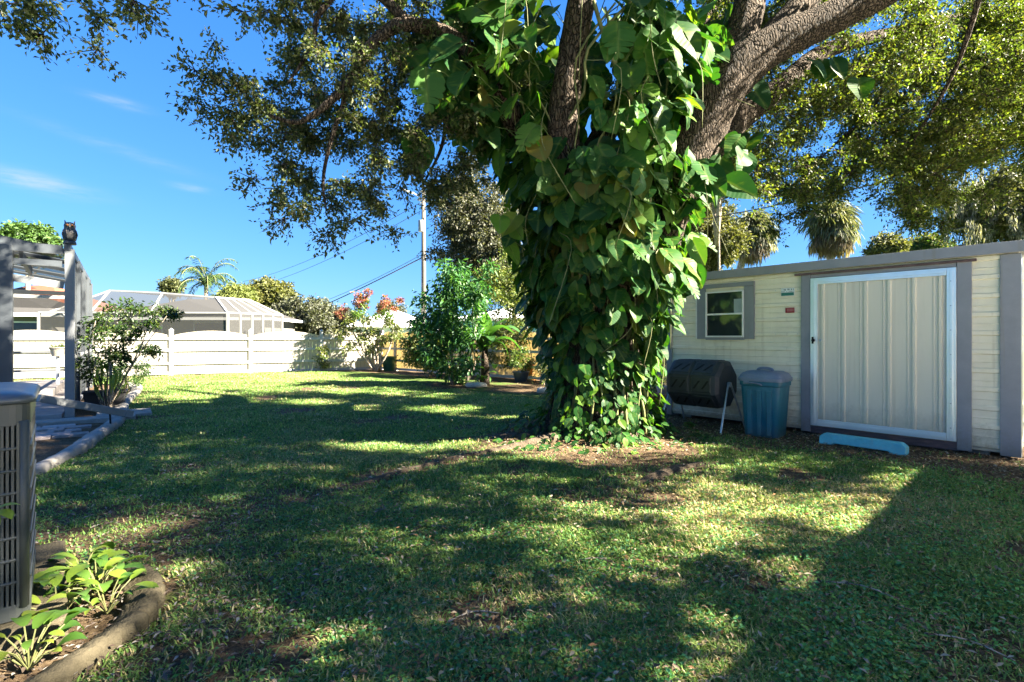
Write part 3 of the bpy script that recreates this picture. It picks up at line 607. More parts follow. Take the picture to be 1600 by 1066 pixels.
# ------------------------------------------------------------------ the shed
def make_shed():
    t = thing('garden_shed', 'cream metal shed with grey blue trim, wide aluminium framed door and one small window', 'shed', P0, SHED_RZ)
    Ls, Dp, H = 4.48, 2.7, 2.40
    def profile(z0, z1):
        out = [(z0, 0.0)]; k = 0
        while True:
            b = .09+k*.222
            for dz, o in ((0,0),(.012,.018),(.055,.018),(.067,0),(.125,0),(.132,.006),(.142,.006),(.149,0)):
                if z0 < b+dz < z1: out.append((b+dz, o))
            k += 1
            if b > z1: break
        return out+[(z1, 0.0)]
    pr = profile(.06, H)
    def sheet(x0, x1, y, sgn=1, flip=False):
        m = MB(); n = len(pr)
        vs = [(x0, y+o, z) for z, o in pr]+[(x1, y+o, z) for z, o in pr]
        return m.add(vs, [(i, i+1, n+i+1, n+i) for i in range(n-1)])
    # wall core and front siding sheets
    core = MB().box(.01, -Dp+.01, .06, Ls-.01, -.012, H); core.build('wall', M['siding'], t)
    zs0, zs1 = shed_t(1520), shed_t(1253)
    sheet(.0, shed_t(1519), 0).build('siding_sheet', M['siding'], t)
    sheet(zs1, Ls, 0).build('siding_sheet', M['siding'], t)
    sheet(shed_t(1519), zs1, 0).build('siding_sheet', M['siding'], t)
    # end wall siding facing the sun (local -x)
    n = len(pr); MB().add([(-o-.004, 0, z) for z, o in pr]+[(-o-.004, -Dp, z) for z, o in pr], [(i, n+i, n+i+1, i+1) for i in range(n-1)]).build('siding_sheet', M['siding'], t)
    MB().add([(Ls+o+.004, 0, z) for z, o in pr]+[(Ls+o+.004, -Dp, z) for z, o in pr], [(i, i+1, n+i+1, n+i) for i in range(n-1)]).build('siding_sheet', M['siding'], t)
    for zc in (.125, .79, 1.457, 2.12):
        b = MB(); x = .16
        while x < Ls-.1:
            if not (.42 < x < 2.30) and not (shed_t(1183) < x < shed_t(1086) and 1.0 < zc < 2.2): b.tube([(x, .0185, zc), (x, .0245, zc)], .0065, 6)
            x += .31
        b.build('screw_row', M['galv'], t)['kind'] = 'stuff'
    # corner trims
    def trim(x0, x1, z0, z1, y0=.0, y1=.034, nm='trim_board', mat='trim', bev=.004): return MB().box(x0, y0, z0, x1, y1, z1).build(nm, M[mat], t, bevel=bev)
    trim(-.03, shed_t(1563), .03, 2.37, y1=.03); MB().box(-.03, -.13, .03, -.005, -.002, 2.37).build('trim_board', M['trim'], t)
    trim(Ls-.075, Ls+.03, .03, 2.37, y1=.03); MB().box(Ls+.004, -.13, .03, Ls+.03, -.002, 2.37).build('trim_board', M['trim'], t)
    # roof with deep fascia
    r = MB(); r.box(-.09, -Dp-.08, 2.40, Ls+.08, .055, 2.455); r.build('roof', M['trim'], t)
    f = MB(); f.box(-.10, .056, 2.375, Ls+.09, .10, 2.505); f.box(-.105, -Dp-.09, 2.375, -.095, .054, 2.50); f.box(Ls+.085, -Dp-.09, 2.375, Ls+.095, .054, 2.50)
    f.build('fascia', M['trim'], t, bevel=.004)
    MB().box(shed_t(1527), .036, 2.315, shed_t(1244), .075, 2.345).build('door_track', M['wood_dark'], t)
    # door surround
    dl, dr = 2.148, .532
    trim(dl+.004, shed_t(1253), .035, 2.33, y1=.04); trim(shed_t(1519), dr-.004, .035, 2.33, y1=.04)
    trim(dr, dl, 2.268, 2.33, y1=.036)
    # sill beam and skids
    MB().box(.50, -.02, .02, 2.17, .026, .125).build('sill_beam', M['wood_dark'], t, bevel=.004)
    for y0 in (-.35, -1.4, -2.5): MB().box(.05, y0, -.02, Ls-.05, y0+.09, .06).build('skid', M['wood_dark'], t)
    for x0 in (.25, 1.5, 2.9, 4.1): MB().box(x0, -.30, -.03, x0+.19, -.10, .062).build('foundation_block', M['concrete'], t)
    # door
    z0, z1 = .135, 2.262; w = .092
    d = MB().box(dr+.05, .012, z0+.03, dl-.05, .020, z1-.03).build('door', M['door_panel'], t)
    zt = 1e-3
    for (a0, b0, a1, b1) in ((dr, z0, dr+w, z1), (dl-w, z0, dl, z1)):
        m = MB().box(a0, .022, b0, a1, .052, b1); m.box(a0+.028, .052, b0+.03, a1-.028, .060, b1-.03); m.build('door_frame', M['alu'], d, bevel=.003)
    for (b0, b1) in ((z0, z0+w), (z1-w, z1)):
        m = MB().box(dr+w+.001, .022, b0, dl-w-.001, .052, b1); m.box(dr+w+.001, .052, b0+.028, dl-w-.001, .060, b1-.028); m.build('door_frame', M['alu'], d, bevel=.003)
    # ribbed door sheet
    xs = [(dr+w-.01, 0)]; x = dr+w+.035
    while x < dl-w-.08:
        for dx, o in ((0,0),(.010,.020),(.040,.020),(.050,0),(.078,0),(.084,.007),(.096,.007),(.102,0)): xs.append((x+dx, o))
        x += .262
    xs.append((dl-w+.01, 0)); n = len(xs)
    MB().add([(x, .022+o, z0+w-.01) for x, o in xs]+[(x, .022+o, z1-w+.01) for x, o in xs], [(i+1, i, n+i, n+i+1) for i in range(n-1)]).build('door_sheet', M['door_panel'], d)
    la = MB(); lx, lz = dl-.045, 1.365
    la.tube([(lx,.055,lz),(lx,.095,lz)], .022, 12); la.box(lx-.012, .095, lz-.05, lx+.012, .108, lz+.05); la.build('latch', M['slot'], d, bevel=.004)
    MB().tube([(lx-.085,.045,lz),(lx-.085,.06,lz)], .018, 10).build('lock', M['galv'], d)
    b = MB()
    for k in range(7): b.tube([(dr+.05, .058, z0+.16+k*.3), (dr+.05, .066, z0+.16+k*.3)], .008, 6)
    b.build('screw_row', M['galv'], d)['kind'] = 'stuff'
    # window
    wl, wr = shed_t(1104), shed_t(1163.5); zb, ztp = shed_z(1134, 527), shed_z(1134, 455); zm = shed_z(1134, 491)
    wo = MB().box(wr+.01, .019, zb+.01, wl-.01, .023, ztp-.01).build('window', M['glass'], t)
    fr = MB(); fw = .024
    fr.box(wr, .024, zb, wr+fw, .050, ztp); fr.box(wl-fw, .024, zb, wl, .050, ztp); fr.box(wr+fw+.001, .024, zb, wl-fw-.001, .052, zb+fw); fr.box(wr+fw+.001, .024, ztp-fw, wl-fw-.001, .050, ztp)
    fr.build('window_frame', M['white_metal'], wo, bevel=.003)
    MB().box(wr+fw+.001, .024, zm-.014, wl-fw-.001, .045, zm+.014).build('meeting_rail', M['white_metal'], wo, bevel=.002)
    MB().box(wr+fw+.004, .0235, zm+.015, wr+fw+.14, .0245, zm+.24).build('paper_sheet', M['paper'], wo)
    tb = .0
    trim(wl+.003, shed_t(1090.5), zb-.03, ztp+.055, y1=.032, nm='window_trim'); trim(shed_t(1180), wr-.003, zb-.03, ztp+.055, y1=.032, nm='window_trim')
    trim(shed_t(1180), shed_t(1090.5), ztp+.058, ztp+.125, y1=.038, nm='window_trim'); trim(wr, wl, zb-.045, zb-.003, y1=.042, nm='window_sill')
    MB().box(shed_t(1090), .004, zb-.02, shed_t(1088), .028, ztp+.05).build('window_edge', M['white_metal'], t)
    # two small stickers on the siding
    a, b_ = shed_t(1242), shed_t(1221); z_a, z_b = shed_z(1231, 463), shed_z(1231, 450.5)
    sg = MB().box(a, .019, z_a, b_, .022, z_b).build('sign', M['sign_white'], t); sg['label'] = 'small white and green sign with worn lettering'
    MB().box(a+.006, .0225, z_a+.008, b_-.006, .0240, z_a+(z_b-z_a)*.45).build('sign_band', M['sign_green'], sg)
    ink = MB(); rr = random.Random(3); x = a+.010
    while x < b_-.014:
        wdt = rr.uniform(.006, .013)
        if rr.random() < .8: ink.box(x, .0225, z_b-.034+rr.uniform(-.002, .002), x+wdt, .0236, z_b-.010+rr.uniform(-.006, .002))
        if rr.random() < .7: ink.box(x, .0225, z_a+(z_b-z_a)*.52, x+wdt*.8, .0236, z_a+(z_b-z_a)*.62)
        x += wdt+rr.uniform(.004, .008)
    ink.build('sign_marks', M['sign_ink'], sg)
    a, b_ = shed_t(1242), shed_t(1228); z_a, z_b = shed_z(1235, 489), shed_z(1235, 481)
    sr = MB().box(a, .019, z_a, b_, .022, z_b).build('sign', M['sign_red'], t); sr['label'] = 'little dark red sticker'
    ink = MB(); x = a+.012
    while x < b_-.02: ink.box(x, .0225, z_a+.02, x+.012, .0236, z_b-.014); x += .019
    ink.build('sign_marks', M['sign_pink'], sr)
make_shed()

# ------------------------------------------------------------------ things in front of the shed
def shed_pt(t, n, z=0): p = P0+D*t+NF*n; return Vector((p.x, p.y, z))
def make_tumbler():
    t = thing('compost_tumbler', 'black octagonal compost tumbler on grey tube legs, left of the blue bin', 'composter', shed_pt(3.53, .62), SHED_RZ)
    zc, rr, hl = .69, .385, .40
    def ring(x, r): return [(x, r*math.cos(math.pi/8+k*math.pi/4), zc+r*math.sin(math.pi/8+k*math.pi/4)) for k in range(8)]
    dm = MB().loft([ring(-hl-.035, rr*.80), ring(-hl, rr*.96), ring(-hl+.05, rr), ring(-.016, rr), ring(-.012, rr-.012), ring(.012, rr-.012), ring(.016, rr), ring(hl-.05, rr), ring(hl, rr*.96), ring(hl+.035, rr*.80)]).build('drum', M['black_plastic'], t, bevel=.006)
    ri = rr*math.cos(math.pi/8)
    rib = MB()
    for k in range(8):     # raised panel on every face; slots are dark plates painting their inner shade
        a = k*math.pi/4; n = Vector((0, math.cos(a), math.sin(a))); u = Vector((0, -math.sin(a), math.cos(a))); c = Vector((0, 0, zc))+n*ri
        for sgn in (-1, 1):
            x0, x1 = (.03, hl-.06) if sgn > 0 else (-hl+.06, -.03)
            vs = []
            for dep, ins in ((0, 0), (.010, .010)):
                for (x, s) in ((x0+ins, -.115+ins), (x1-ins, -.115+ins), (x1-ins, .115-ins), (x0+ins, .115-ins)): vs.append(Vector((x, 0, 0))+c+n*dep+u*s)
            rib.loft([vs[:4], vs[4:]])
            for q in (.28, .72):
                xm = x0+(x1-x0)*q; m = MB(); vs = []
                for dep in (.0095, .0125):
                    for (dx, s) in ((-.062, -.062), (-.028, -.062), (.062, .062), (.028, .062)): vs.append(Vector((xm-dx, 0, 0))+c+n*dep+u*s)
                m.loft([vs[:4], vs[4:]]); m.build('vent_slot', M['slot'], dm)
    rib.build('face_panel', M['black_plastic'], dm)
    for sx in (-1, 1):
        x = sx*(hl+.055)
        for sy in (-1, 1): MB().tube([(x, sy*.035, zc+.02), (x+sx*.06, sy*.40, 0.0)], .015, 10).build('leg', M['galv'], t)
        MB().tube([(x-sx*.03, 0, zc), (x+sx*.02, 0, zc)], .04, 12).build('axle_cap', M['galv'], t)
make_tumbler()
def rrect(cx, cy, hx, hy, r, z, n=4):
    out = []
    for qx, qy, a0 in ((1,1,0),(-1,1,90),(-1,-1,180),(1,-1,270)):
        for k in range(n+1):
            a = R(a0+90*k/n); out.append((cx+qx*(hx-r)+r*math.cos(a), cy+qy*(hy-r)+r*math.sin(a), z))
    return out
def make_bin():
    t = thing('rubbish_bin', 'blue plastic rubbish bin with greyish lid standing between composter and shed door', 'bin', shed_pt(2.55, .62), SHED_RZ+R(3))
    b = MB().loft([rrect(0,0,.215,.205,.06,.0), rrect(0,0,.225,.215,.07,.015), rrect(0,0,.268,.245,.08,.70), rrect(0,0,.268,.245,.08,.72), rrect(0,0,.283,.26,.08,.725), rrect(0,0,.285,.262,.08,.80)])
    b.build('body', M['bin_blue'], t, True, bevel=.004)
    for x in (-.13, 0, .13): MB().loft([rrect(x,.222,.03,.018,.012,.04,2), rrect(x,.246,.038,.012,.010,.66,2)]).build('stiffening_rib', M['bin_blue'], t)
    ld = MB().loft([rrect(0,0,.298,.275,.09,.785), rrect(0,0,.302,.279,.09,.80), rrect(0,0,.302,.279,.09,.835), rrect(0,0,.285,.262,.09,.85), rrect(0,0,.283,.26,.09,.865), rrect(0,0,.262,.24,.10,.900), rrect(0,0,.21,.19,.09,.925), rrect(0,0,.10,.09,.05,.932)]).build('lid', M['bin_lid'], t, True)
    md = ld.modifiers.new('b', 'BEVEL'); md.width = .003; md.segments = 2
    MB().tube(smooth_path([(-.11,0,.915),(-.085,0,.952),(0,0,.962),(.085,0,.952),(.11,0,.915)]), .019, 10).build('handle', M['bin_lid'], ld, True)
    for sx in (1,):
        MB().tube(smooth_path([(.17,.268,.775),(.16,.296,.765),(.06,.30,.765),(-.02,.296,.755),(-.045,.27,.735)]), .011, 8).build('bail_handle', M['bin_lid'], t, True)
        MB().box(.13,.262,.745,.20,.285,.785).build('bail_handle', M['bin_lid'], t, bevel=.003)
make_bin()
def make_stop():
    a, b = gnd(1297, 697), gnd(1412, 714); c = (a+b)/2+Vector((.05,.13,0)); d = (b-a)
    t = thing('wheel_stop', 'turquoise painted concrete wheel stop lying below the shed door', 'wheel stop', c, math.atan2(d.y, d.x))
    L = .47
    pf = [(-L,.0),(-L+.16,.0),(-L+.17,.028),(L-.17,.028),(L-.16,0),(L,0),(L,.10),(L-.05,.145),(-L+.05,.145),(-L,.10)]
    m = MB(); n = len(pf); m.loft([[(x,-.085,z) for x,z in pf],[(x*.985,.0,z*1.02) for x,z in pf],[(x,.085,z) for x,z in pf]]) 
    # slope the long sides
    m.v = [(x, y*(1-.30*z/.145), z) for x, y, z in m.v]
    m.build('stop_block', M['stop_blue'], t, bevel=.016)
make_stop()

# ------------------------------------------------------------------ the big oak
TC = Vector((1.2, 7.4, 0))
def make_oak():
    t = thing('oak_tree', 'huge live oak with dark furrowed limbs spreading over the lawn, trunk hidden by vines', 'tree', TC)
    o_ = TC
    def limb(pts, rads, nm='limb', n=14, wob=.05, seed=1):
        P, rr = smooth_path([p-o_ for p in pts], rads, 6)
        return MB().tube(P, rr, n, wob, seed).build(nm, M['bark'], t, True)
    # trunk
    rings = []; K = 36
    for z, r in ((-.15,.95),(0,.80),(.15,.68),(.4,.60),(.9,.55),(1.6,.53),(2.2,.60),(2.7,.62),(3.1,.50)):
        rings.append([((r*(1+.13*math.sin(5*a+z*.6)*max(0,1-z/2.2)+.05*math.sin(9*a+2*z)))*math.cos(a)+.05*z, (r*(1+.13*math.sin(5*a+z*.6)*max(0,1-z/2.2)))*math.sin(a), z) for a in [2*math.pi*k/K for k in range(K)]])
    MB().loft(rings).build('trunk', M['bark'], t, True)
    limb([at(925,470,7.4), at(895,330,7.1), at(880,200,6.75), at(893,90,6.6), at(912,-20,6.55), at(935,-200,6.7), at(920,-420,7.4)], [.40,.27,.20,.18,.175,.16,.10])
    limb([at(980,480,7.4), at(1035,340,7.35), at(1085,225,7.3), at(1135,130,7.2), at(1200,75,7.1), at(1285,35,7.0), at(1380,-12,6.9), at(1560,-110,6.7), at(1800,-190,6.5)], [.44,.36,.35,.34,.27,.22,.20,.17,.12], seed=2)
    limb([at(1118,150,7.25), at(1150,80,7.3), at(1172,0,7.4), at(1190,-130,7.8), at(1260,-330,8.6)], [.26,.24,.22,.20,.12], seed=3)
    limb([at(1130,150,7.3), at(1195,75,7.5), at(1262,-5,7.8), at(1350,-120,8.4), at(1450,-230,9.2)], [.24,.22,.20,.17,.10], seed=4)
    limb([at(1080,260,7.4), at(1150,190,7.7), at(1215,140,8.1), at(1290,80,8.8), at(1400,50,9.7), at(1520,20,10.8)], [.24,.20,.17,.13,.10,.05], seed=5)
    limb([at(880,330,7.4), at(800,180,7.3), at(720,70,6.9), at(640,38,6.5), at(590,60,6.25), at(555,110,6.1), at(525,150,6.0), at(470,190,5.8), at(420,180,5.7)], [.26,.18,.12,.085,.07,.06,.05,.03,.015], seed=6)
    limb([at(900,300,7.6), at(960,180,8.4), at(1040,80,9.2), at(1110,20,10), at(1160,-120,11)], [.22,.18,.14,.12,.08], seed=7)
    limb([at(640,38,6.5), at(560,-30,6.5), at(500,20,6.3), at(488,70,6.2), at(450,130,6.1)], [.07,.06,.035,.025,.012], seed=8, n=8)
    limb([at(1560,-110,6.7), at(1500,90,7.3), at(1440,200,8.0), at(1400,260,8.4)], [.05,.03,.02,.01], seed=9, n=8)
    limb([at(1400,50,9.7), at(1370,160,9.6), at(1300,230,9.4), at(1240,290,9.2)], [.04,.028,.02,.01], seed=10, n=8)
    limb([at(720,70,6.9), at(700,160,7.2), at(690,230,7.5), at(660,290,7.6)], [.05,.035,.025,.012], seed=11, n=8)
    limb([at(555,110,6.1), at(520,210,6.1), at(505,280,6.2), at(510,330,6.3)], [.035,.028,.02,.01], seed=12, n=8)
    limb([at(915,-20,6.9), at(600,-300,4.8), at(200,-260,4.2), at(120,-40,4.6)], [.15,.10,.06,.02], seed=13, n=8)
    # surface roots
    for pts, rad in (([(.55,6.75,.03),(-.1,6.35,.0),(-.75,5.75,-.005),(-1.35,5.05,-.02),(-1.75,4.5,-.06)],[.12,.065,.05,.045,.03]),
                     ([(1.6,6.5,.0),(2.1,5.75,-.05),(1.75,5.42,-.03),(1.35,5.05,-.045),(1.0,4.75,-.06)],[.05,.06,.08,.09,.05]),
                     ([(2.35,5.62,-.04),(2.05,5.60,-.03),(1.72,5.45,-.02)],[.05,.08,.06]),
                     ([(.3,7.0,.03),(-.6,7.05,-.01),(-1.5,6.9,-.04)],[.10,.05,.04])):
        P, rr = smooth_path([Vector(p)-o_ for p in pts], rad, 6); MB().tube(P, rr, 10, .14, 5).build('root', M['root'], t, True)
    # ---- crown: hanging masses seen in the picture
    CN, RD = [], []
    def blob(px, py, rpx, Y, dens=1.0):
        rm = rpx/FOC*Y; k = max(1, int(round((rm/.26)**2*5.2*dens)))
        for _ in range(k):
            a = random.uniform(0, 2*math.pi); q = math.sqrt(random.random())*rm*.85
            c = at(px, py, Y); CN.append((c.x+q*math.cos(a), c.y+random.uniform(-1, 1)*max(rm, .45), c.z+q*math.sin(a))); RD.append(random.uniform(.20, .34))
    left = [(430,25,38),(470,60,40),(400,115,25),(352,150,22),(322,165,18),(370,190,20),(350,85,12),(410,170,40),(440,215,42),(470,130,45),(500,190,60),(540,90,45),(560,170,55),(600,30,50),(620,110,60),(590,215,45),(455,280,34),(430,305,28),(495,300,34),(510,335,22),(455,335,20),(545,290,32),(585,330,22),(600,285,32),(640,190,50),(660,240,45),(700,285,34),(675,310,20),(720,190,50),(700,90,60),(745,260,34),(780,120,60),(660,20,50),(740,20,60),(540,20,45),(480,10,40),(390,205,14),(1010,60,45),(1060,110,40),(980,130,30),(1020,20,50)]
    for px, py, r in left: blob(px, py, r, 6.2+(px-400)/400*1.2+random.uniform(-.4, .5))
    for px, py, r in [(310,152,9),(292,148,7),(330,170,9),(350,180,9),(372,215,10),(385,150,10),(345,125,8),(440,345,10),(500,352,10),(560,345,12),(605,345,10)]: blob(px, py, r, 5.9, 2)
    for px, py, r in [(20,2,26),(45,20,28),(75,10,24),(58,48,9),(110,5,22),(150,8,24),(172,22,9),(205,8,22),(225,22,9),(90,34,10),(320,-8,8),(365,-5,7)]: blob(px, py, r, 4.6, .9)
    # the wide mass over the shed
    def inside(px, py):
        low = np.interp(px, [1100,1150,1190,1225,1260,1315,1375,1400,1440,1480,1600,1680], [250,290,318,345,322,300,285,318,335,345,300,300])
        return py < low-14+18*math.sin(px*.045)
    n = 0
    while n < 2450:
        px, py = random.uniform(1110, 1680), random.uniform(-40, 345)
        if not inside(px, py): continue
        g = vnoise(np.array([px]), np.array([py+300]), 48.)[0]
        if g < .26: n += 1; continue
        Y = random.uniform(7.6, 12.5); c = at(px, py, Y)
        CN.append((c.x, c.y, c.z)); RD.append(random.uniform(.25, .45)); n += 1
    for px, py, r in [(1225,345,14),(1240,330,18),(1200,305,20),(1465,345,16),(1440,330,20),(1400,300,20)]: blob(px, py, r, 9.0, 1.3)
    CN = np.array(CN); RD = np.array(RD)
    gx, gy, g = sun_ground_px(CN); keep = ~(lit_px(gx, gy, 1.1) & (rng.random(len(CN)) < .9) & (g[:,1] > 1)) | (CN[:,0] < 2.5)
    keep &= ~(blocks_ray(CN, .15) & (rng.random(len(CN)) < .8) & (CN[:,0] > 2.5))
    CN, RD = CN[keep], RD[keep]
    for i in rng.permutation(len(CN))[:int(len(CN)*.09)]: RAYS.append((tuple(CN[i]), -.05))
    lf = CN[:,0] < 2.6
    V = []
    (a1, tw1) = clusters(CN[lf], RD[lf], 150, .056, [(.065,.088,.035),(.050,.070,.030),(.09,.11,.042),(.12,.125,.055),(.04,.055,.025)], droop=.45)
    (a2, tw2) = clusters(CN[~lf], RD[~lf], 170, .056, [(.075,.105,.022),(.055,.08,.02),(.095,.12,.026),(.04,.06,.018),(.13,.135,.03)], droop=.3)  # same oak, yellower palette paints sunlight glowing through this mass
    # ---- unseen upper crown, clusters placed along sun rays to dapple the lawn
    gx_, gy_ = np.meshgrid(np.arange(-13.5, 7.5, .34), np.arange(.2, 17.6, .34)); G = np.stack([gx_.ravel(), gy_.ravel()], 1)
    P = []
    for rep in range(4):
        q = G+rng.uniform(-.2, .2, G.shape); z = rng.uniform(5.0, 8.6, len(q)) if rep else rng.uniform(4.3, 7.6, len(q))
        z = np.where(q[:,0] > -1.5, np.minimum(z, rng.uniform(4.3, 7.2, len(q))), z)
        z = z+np.clip((q[:,1]-8), 0, 9)*.18
        z = np.where((q[:,0] < -1.2) & (q[:,1] < 7.5), rng.uniform(8.6, 12.6, len(q)), z)
        P.append(np.concatenate([q+SH[None,:]*z[:,None], z[:,None]], 1))
    P = np.concatenate(P)
    out = (P[:,2] > EYE+.685*np.abs(P[:,1])+.35) | (np.abs(P[:,0]) > 1.04*P[:,1]+.9) | (P[:,1] < .3)
    px, py, g = sun_ground_px(P)
    jit = 1.0
    bad = np.zeros(len(P), bool)
    for k in range(7):
        o2 = np.array([0., 0.]) if k == 0 else .11*np.array([math.cos(k*1.047), math.sin(k*1.047)]); gg = g+o2
        Yg = np.where(gg[:,1] > .5, gg[:,1], .5); bad |= lit_px(gg[:,0]/Yg*FOC+800, HOR+EYE*FOC/Yg, 1.0) & (gg[:,1] > 1.2)
    bad &= rng.random(len(P)) > .14
    # the picture's own left crown edge: open sky there, and the crown has an outer edge
    cr = ((P[:,0]-1.5)/np.where(P[:,2] > 8.5, 21., 14.))**2+((P[:,1]-7.0)/np.where(P[:,2] > 8.5, 14., 11.))**2 < 1
    keep = out & ~bad & cr & ~blocks_ray(P, .3) & (rng.random(len(P)) < .93)
    off = (g[:,0]-g[:,1]) > -.6; keep &= ~(off & (rng.random(len(P)) < .8))
    P = P[keep]
    (a3, tw3) = clusters(P, rng.uniform(.20, .34, len(P)), 35, .13, [(.11,.135,.05),(.09,.12,.045),(.13,.14,.05)], droop=.2)  # unseen leaves, larger and paler to lift the light beneath
    print('crown clusters', len(CN), len(P))
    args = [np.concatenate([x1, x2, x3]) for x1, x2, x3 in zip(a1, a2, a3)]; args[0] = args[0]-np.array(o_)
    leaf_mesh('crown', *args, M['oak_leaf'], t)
    tw = [np.concatenate(x) for x in zip(tw1, tw2)]; twig_mesh('twigs', tw[0]-np.array(o_), tw[1], tw[2], .006, M['bark'], t)
make_oak()

# ------------------------------------------------------------------ the climbing vine on its trunk
def pothos_geo(split=False, seed=0, seg=7):
    """leaf of length 1 along +y, base at the origin, face up +z"""
    rr = random.Random(seed); V = []; U = []; F = []
    droop = rr.uniform(.15, .38); fold = rr.uniform(.12, .35); cup = rr.uniform(-.25, .15); bend = rr.uniform(-.12, .12)
    wid = rr.uniform(.40, .50)
    def hw(t): # heart outline
        return wid*(math.sin(math.pi*min(1, (t+.16)/1.16))**.62)*(1-.35*max(t, 0)**1.6)
    def pt(x, t, side):
        y = t; z = fold*abs(x)*(1-.3*t)+cup*x*x*2-droop*max(t,0)**2+.02*math.sin(9*t+side)
        V.append((x*side+bend*t*t, y, z)); U.append((x*side, t, seed*.37)); return len(V)-1
    if not split:
        ts = [0]+[ (i+1)/seg for i in range(seg)]
        for s in (-1, 1):
            prev = None
            for i, t in enumerate(ts):
                # outer column leads back past the base for the lobes
                to = t-.14*(1-t)**2; w = hw(to) if i < seg else 0.0
                a = pt(0, t, s); b = pt(w*.55, t-.07*(1-t), s) if i < seg else a; c = pt(w, to, s) if i < seg else a
                if prev:
                    pa, pb, pc = prev
                    if i < seg: F += [(pa, a, b, pb) if s < 0 else (pa, pb, b, a), (pb, b, c, pc) if s < 0 else (pb, pc, c, b)]
                    else: F += [(pa, a, pb) if s < 0 else (pa, pb, a), (pb, a, pc) if s < 0 else (pb, pc, a)]
                prev = (a, b, c)
    else:
        nf = 7
        for s in (-1, 1):
            for i in range(nf):
                t0, t1 = i/nf, (i+1)/nf; tm = (t0+t1)/2
                g = rr.uniform(.05, .22)/nf if rr.random() < .5 else -.01
                w = max(hw(tm-.1*(1-tm)), .06); sw = .16*(1-.2*tm)
                a0, a1 = pt(0, t0, s), pt(0, t1, s); b0, b1 = pt(w*.42, t0+sw*.25, s), pt(w*.42, t1+sw*.25, s)
                c0, c1 = pt(w*.95, t0+sw-.06+g, s), pt(w*.9, t1+sw-.06-g, s); e = pt(w*1.04, (t0+t1)/2+sw-.04, s)
                if i == nf-1: c1 = pt(w*.5, t1+.04, s)
                q = [(a0,b0,b1,a1), (b0,c0,c1,b1), (c0,e,c1)]
                F += [x if s > 0 else x[::-1] for x in q]
    return V, U, F
def pothos_mesh(name, split, seed, col):
    V, U, F = pothos_geo(split, seed); me = bpy.data.meshes.new(name); me.from_pydata(V, [], F); me.materials.append(M['pothos'])
    a = me.attributes.new('luv', 'FLOAT_VECTOR', 'POINT'); a.data.foreach_set('vector', np.array(U, np.float32).ravel())
    c = me.attributes.new('col', 'FLOAT_COLOR', 'POINT'); c.data.foreach_set('color', np.tile(np.array([*col, 1], np.float32), len(V)))
    me.shade_smooth(); me.update(); return me
def frame_from(tipdir, normal):
    y = tipdir.normalized(); z = (normal-y*normal.dot(y)).normalized(); x = y.cross(z); return Matrix((x, y, z)).transposed()
